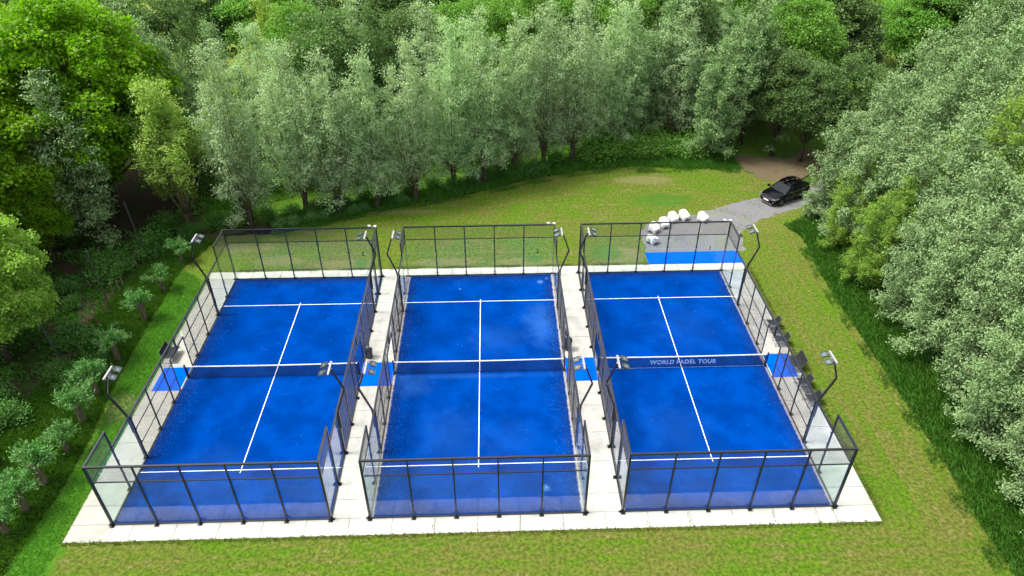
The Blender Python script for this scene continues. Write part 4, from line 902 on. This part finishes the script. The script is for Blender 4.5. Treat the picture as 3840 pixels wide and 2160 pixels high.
shr([(rr.uniform(26.6,28.2), -8+2.6*i) for i in range(13)], 'low bush under the trees at the right lawn edge', 'bushes under the right trees', 'leaf_under', (1.0,1.9))
shr([(x, .36*x+34.6+rr.uniform(-.8,.8)) for x in np.arange(-24, 8, 1.8)], 'low bush in the ditch behind the front willows', 'bushes in the ditch', 'leaf_under', (1.1,1.8))

shr([(26.6,27.6),(27.9,25.0),(28.9,28.4),(27.2,26.2),(30,28.2)], 'silvery bush at the foot of the tree beside the car', 'silvery bushes beside the gravel track', 'leaf_silver', (1.8,2.9))
# metal poles, stakes, log
for i, (x, y, h, tx, lb) in enumerate([(-24.34,23.1,4.6,-.04,'tall thin grey metal pole farthest from the camera in the undergrowth'), (-24.1,16.6,4.7,.0,'thin grey metal pole in the middle of the left undergrowth'), (-24.6,11.3,3.8,-.08,'thin grey metal pole nearest the camera in the undergrowth')]):
    p = MB(); p.tube([(0,0,-.1),(tx*h,0,h)], .035, 8); p.tube([(tx*h,0,h),(tx*h,0,h+.02)], .042, 8); tag(p.build('metal_pole', M['grey_metal'], loc=(x,y,0)), lb, 'pole', 'thin metal poles in the undergrowth')
for i, (x, y) in enumerate([(-24.5,24.6),(-24.4,21.7),(-24.7,22.9),(-24.4,19.4),(-24.3,18.6),(-24.5,18.1),(-24.1,16.2),(-24.2,15.0),(-24.2,13.3),(-24.4,14.2)]):
    p = MB(); p.tube([(0,0,-.1),(.03*((i%3)-1),0,.9+.15*(i%3)),(.03*((i%3)-1),0,.94+.15*(i%3))], [.05,.045,.02], 7); tag(p.build('wooden_stake', M['stake_wood'], loc=(x,y,0)), 'short weathered wooden stake, %s from the far end of the broken fence line' % ORD[i], 'stake', 'wooden stakes in the undergrowth')
tag(MB().tube([(-1.1,-.5,.15),(0,0,.2),(1.2,.6,.16)], [.16,.15,.11], 9).build('fallen_log', M['log_wood'], loc=(-24.2,12.2,0)), 'dark fallen log lying in the undergrowth by a metal pole', 'log')

# ------------------------------------------------------------ grass as geometry
def inpoly(P, poly):
    x, y = P[:,0], P[:,1]; c = np.zeros(len(P), bool); n = len(poly)
    for i in range(n):
        x1, y1 = poly[i]; x2, y2 = poly[(i+1) % n]; cond = ((y1 > y) != (y2 > y)) & (x < (x2-x1)*(y-y1)/((y2-y1)+1e-12)+x1); c ^= cond
    return c
def blades(name, poly, dens, h, wd, mat, z=-.04, seed=0, lean=.45, patchy=0, label=None):
    r_ = np.random.default_rng(seed); a = np.array(poly); mn, mx = a.min(0), a.max(0); n = int(dens*np.prod(mx-mn)); P = r_.uniform(mn, mx, (n,2)); P = P[inpoly(P, poly)]
    if patchy:
        f = np.sin(P[:,0]*1.7+np.sin(P[:,1]*1.1)*2)+np.sin(P[:,1]*2.3+np.sin(P[:,0]*.9)*2); P = P[f + r_.normal(size=len(P))*.8 > patchy]
    n = len(P); ph = r_.uniform(0, 2*PI, n); hh = h*r_.uniform(.45,1.25,n); ln = lean*r_.uniform(.1,1.4,n)
    b0 = np.c_[P, np.full(n, z)]; d = np.c_[np.cos(ph), np.sin(ph), np.zeros(n)]; s = np.c_[-np.sin(ph), np.cos(ph), np.zeros(n)]*(wd*r_.uniform(.6,1.3,n)/2)[:,None]
    mid = b0 + d*(hh*ln*.35)[:,None] + np.c_[np.zeros((n,2)), hh*.6]; tip = b0 + d*(hh*ln)[:,None] + np.c_[np.zeros((n,2)), hh*(1-.25*ln)]
    V = np.empty((n,4,3)); V[:,0] = b0-s; V[:,1] = b0+s; V[:,2] = tip; V[:,3] = mid-s*1.3
    o = link(name, np_mesh(name, V.reshape(-1,3), 4, mat)); return tag(o, label, None, None, 'stuff')
blades('tall_grass', [(23.5,-10),(23.3,-1.5),(23.6,3),(23.7,8.5),(23.7,15),(23.8,19.5),(24.3,24.3),(23.5,26),(26,27.5),(27.5,26),(28,-10)], 330, .42, .03, M['grass_tall'], -.06, 1, .6, label='unmown dark grass along the right wood')
blades('tall_grass', [(-16,25.9),(-12.6,27.2),(-9.6,29),(-4.8,30.6),(-.5,32.3),(3.9,34.6),(9.3,36.2),(13.5,36.9),(18,36.2),(23.1,35.9),(23,39),(18,40),(9,39.2),(4,37),(-.5,34.8),(-6,32.4),(-11,31),(-16,29)], 280, .38, .03, M['grass_tall'], -.06, 2, .6, label='unmown grass strip under the front row of willows')
blades('tall_grass', [(-22.2,-12),(-20.4,-12),(-20.7,-3),(-20.4,1.6),(-20.5,5),(-21,10),(-21.2,15.5),(-21.3,21),(-20,25.5),(-24,26),(-25,15),(-25.5,0),(-28,-12)], 300, .4, .03, M['grass_tall'], -.06, 3, .7, label='unmown dark grass on the left bank')
blades('undergrowth', [(-36,-10),(-24.5,-10),(-24.5,26),(-36,30)], 90, .35, .06, M['leaf_under'], -.08, 4, .9, patchy=.2, label='patchy green undergrowth on the left')
blades('undergrowth', [(-24,29),(8,40.5),(22,43),(22,60),(-30,60)], 45, .4, .07, M['grass_lush'], -.08, 5, .9, patchy=-.3, label='green grass growing between the willow rows')
blades('lush_grass', [(-20.9,-12),(-19.3,-12),(-18.95,-1),(-18.95,18.5),(-19.4,20),(-21.2,21.5),(-21.1,15.5),(-20.8,10),(-20.2,5),(-20.3,1.6),(-20.8,-3)], 420, .16, .022, M['grass_lush'], .0, 6, .7, label='bright long grass along the left paving edge')
blades('grass_fringe', [(-18.9,-1.15),(18.9,-1.15),(18.9,-.93),(-18.9,-.93)], 520, .10, .016, M['grass_dry'], .0, 7, .9, label='dry grass fringe overhanging the near paving edge')
blades('grass_fringe', [(18.85,-1),(19.1,-1),(19.2,20.9),(18.95,20.9)], 600, .09, .014, M['grass_dry'], .0, 8, .9, label='dry grass fringe along the right paving edge')
blades('grass_fringe', [(-18.9,20.9),(12,20.9),(12,21.25),(-18.9,21.25)], 700, .09, .014, M['grass_dry'], .0, 9, .9, patchy=-.4, label='grass fringe along the far paving edge')
blades('mown_grass', [(-19,-8),(23.2,-8),(23.4,-1),(-19,-1.1)], 120, .045, .016, M['grass_mown'], .0, 10, 1.1, label='mown grass blades on the near lawn')
blades('mown_grass', [(19.1,-1),(23.4,-1),(23.7,15),(24,25),(20.2,25.2),(19.2,21)], 120, .045, .016, M['grass_mown'], .0, 11, 1.1, label='mown grass blades on the right lawn')
blades('mown_grass', [(-19,21.1),(12,21.1),(12.2,26),(17,28.2),(23,30.8),(28,32.3),(24,34),(22.9,36),(18,36.3),(13.5,36.9),(9.3,36.2),(4,34.5),(-.5,32.2),(-4.8,30.6),(-9.6,28.9),(-12.6,27.2),(-19,25)], 90, .045, .02, M['grass_mown'], .0, 12, 1.1, label='mown grass blades on the back lawn')
blades('grass_margin', [(22.7,-10),(22.5,-1.5),(22.9,3),(23.1,9),(23.1,15),(23.2,19.5),(23.6,24.3),(24.3,24.3),(23.9,15),(23.8,3),(23.6,-10)], 260, .2, .024, M['grass_tall'], .0, 13, .8, patchy=.6, label='ragged margin of longer grass beside the right lawn')
blades('grass_margin', [(-16,25.2),(-9.6,28.4),(-.5,31.6),(9.3,35.5),(18,35.5),(22.8,35.2),(22.9,36.4),(13.5,37.3),(4,35),(-4.8,31),(-12.6,27.6),(-16,26.3)], 260, .2, .024, M['grass_tall'], .0, 14, .8, patchy=.6, label='ragged margin of longer grass beside the back lawn')
blades('gravel_weeds', [(12.3,22.7),(19.3,22.7),(19.8,25.1),(22.2,27.2),(27,29),(27,31.5),(22.9,30.4),(18.6,28.6),(15,27.2),(12.4,25.5)], 120, .08, .02, M['grass_dry'], .004, 15, 1.0, patchy=1.3, label='sparse weeds growing through the gravel')
# weeds in the joints
jw = [(-2.05,-.95,-.3),( -4,-.95,-.7),(1.95,-.95,-.15),(3.95,-.95,-.5),(7.9,-.95,-.4),(9.9,-.95,-.2),(13.9,-.95,-.3),(15.9,-.95,-.35),(16.8,-.95,-.1),(-.02,-.95,-.5),(-14,20.05,20.7),(-9.3,20.2,20.9)]
for i, (x, a, b_) in enumerate(jw):
    blades('joint_weed', [(x-.045,a),(x+.045,a),(x+.03,b_),(x-.03,b_)], 900, .07, .014, M['grass_lush'] if i % 3 else M['grass_dry'], -.0, 20+i, 1.0, label='weeds growing in a paving joint')
bpy.context.view_layer.update()
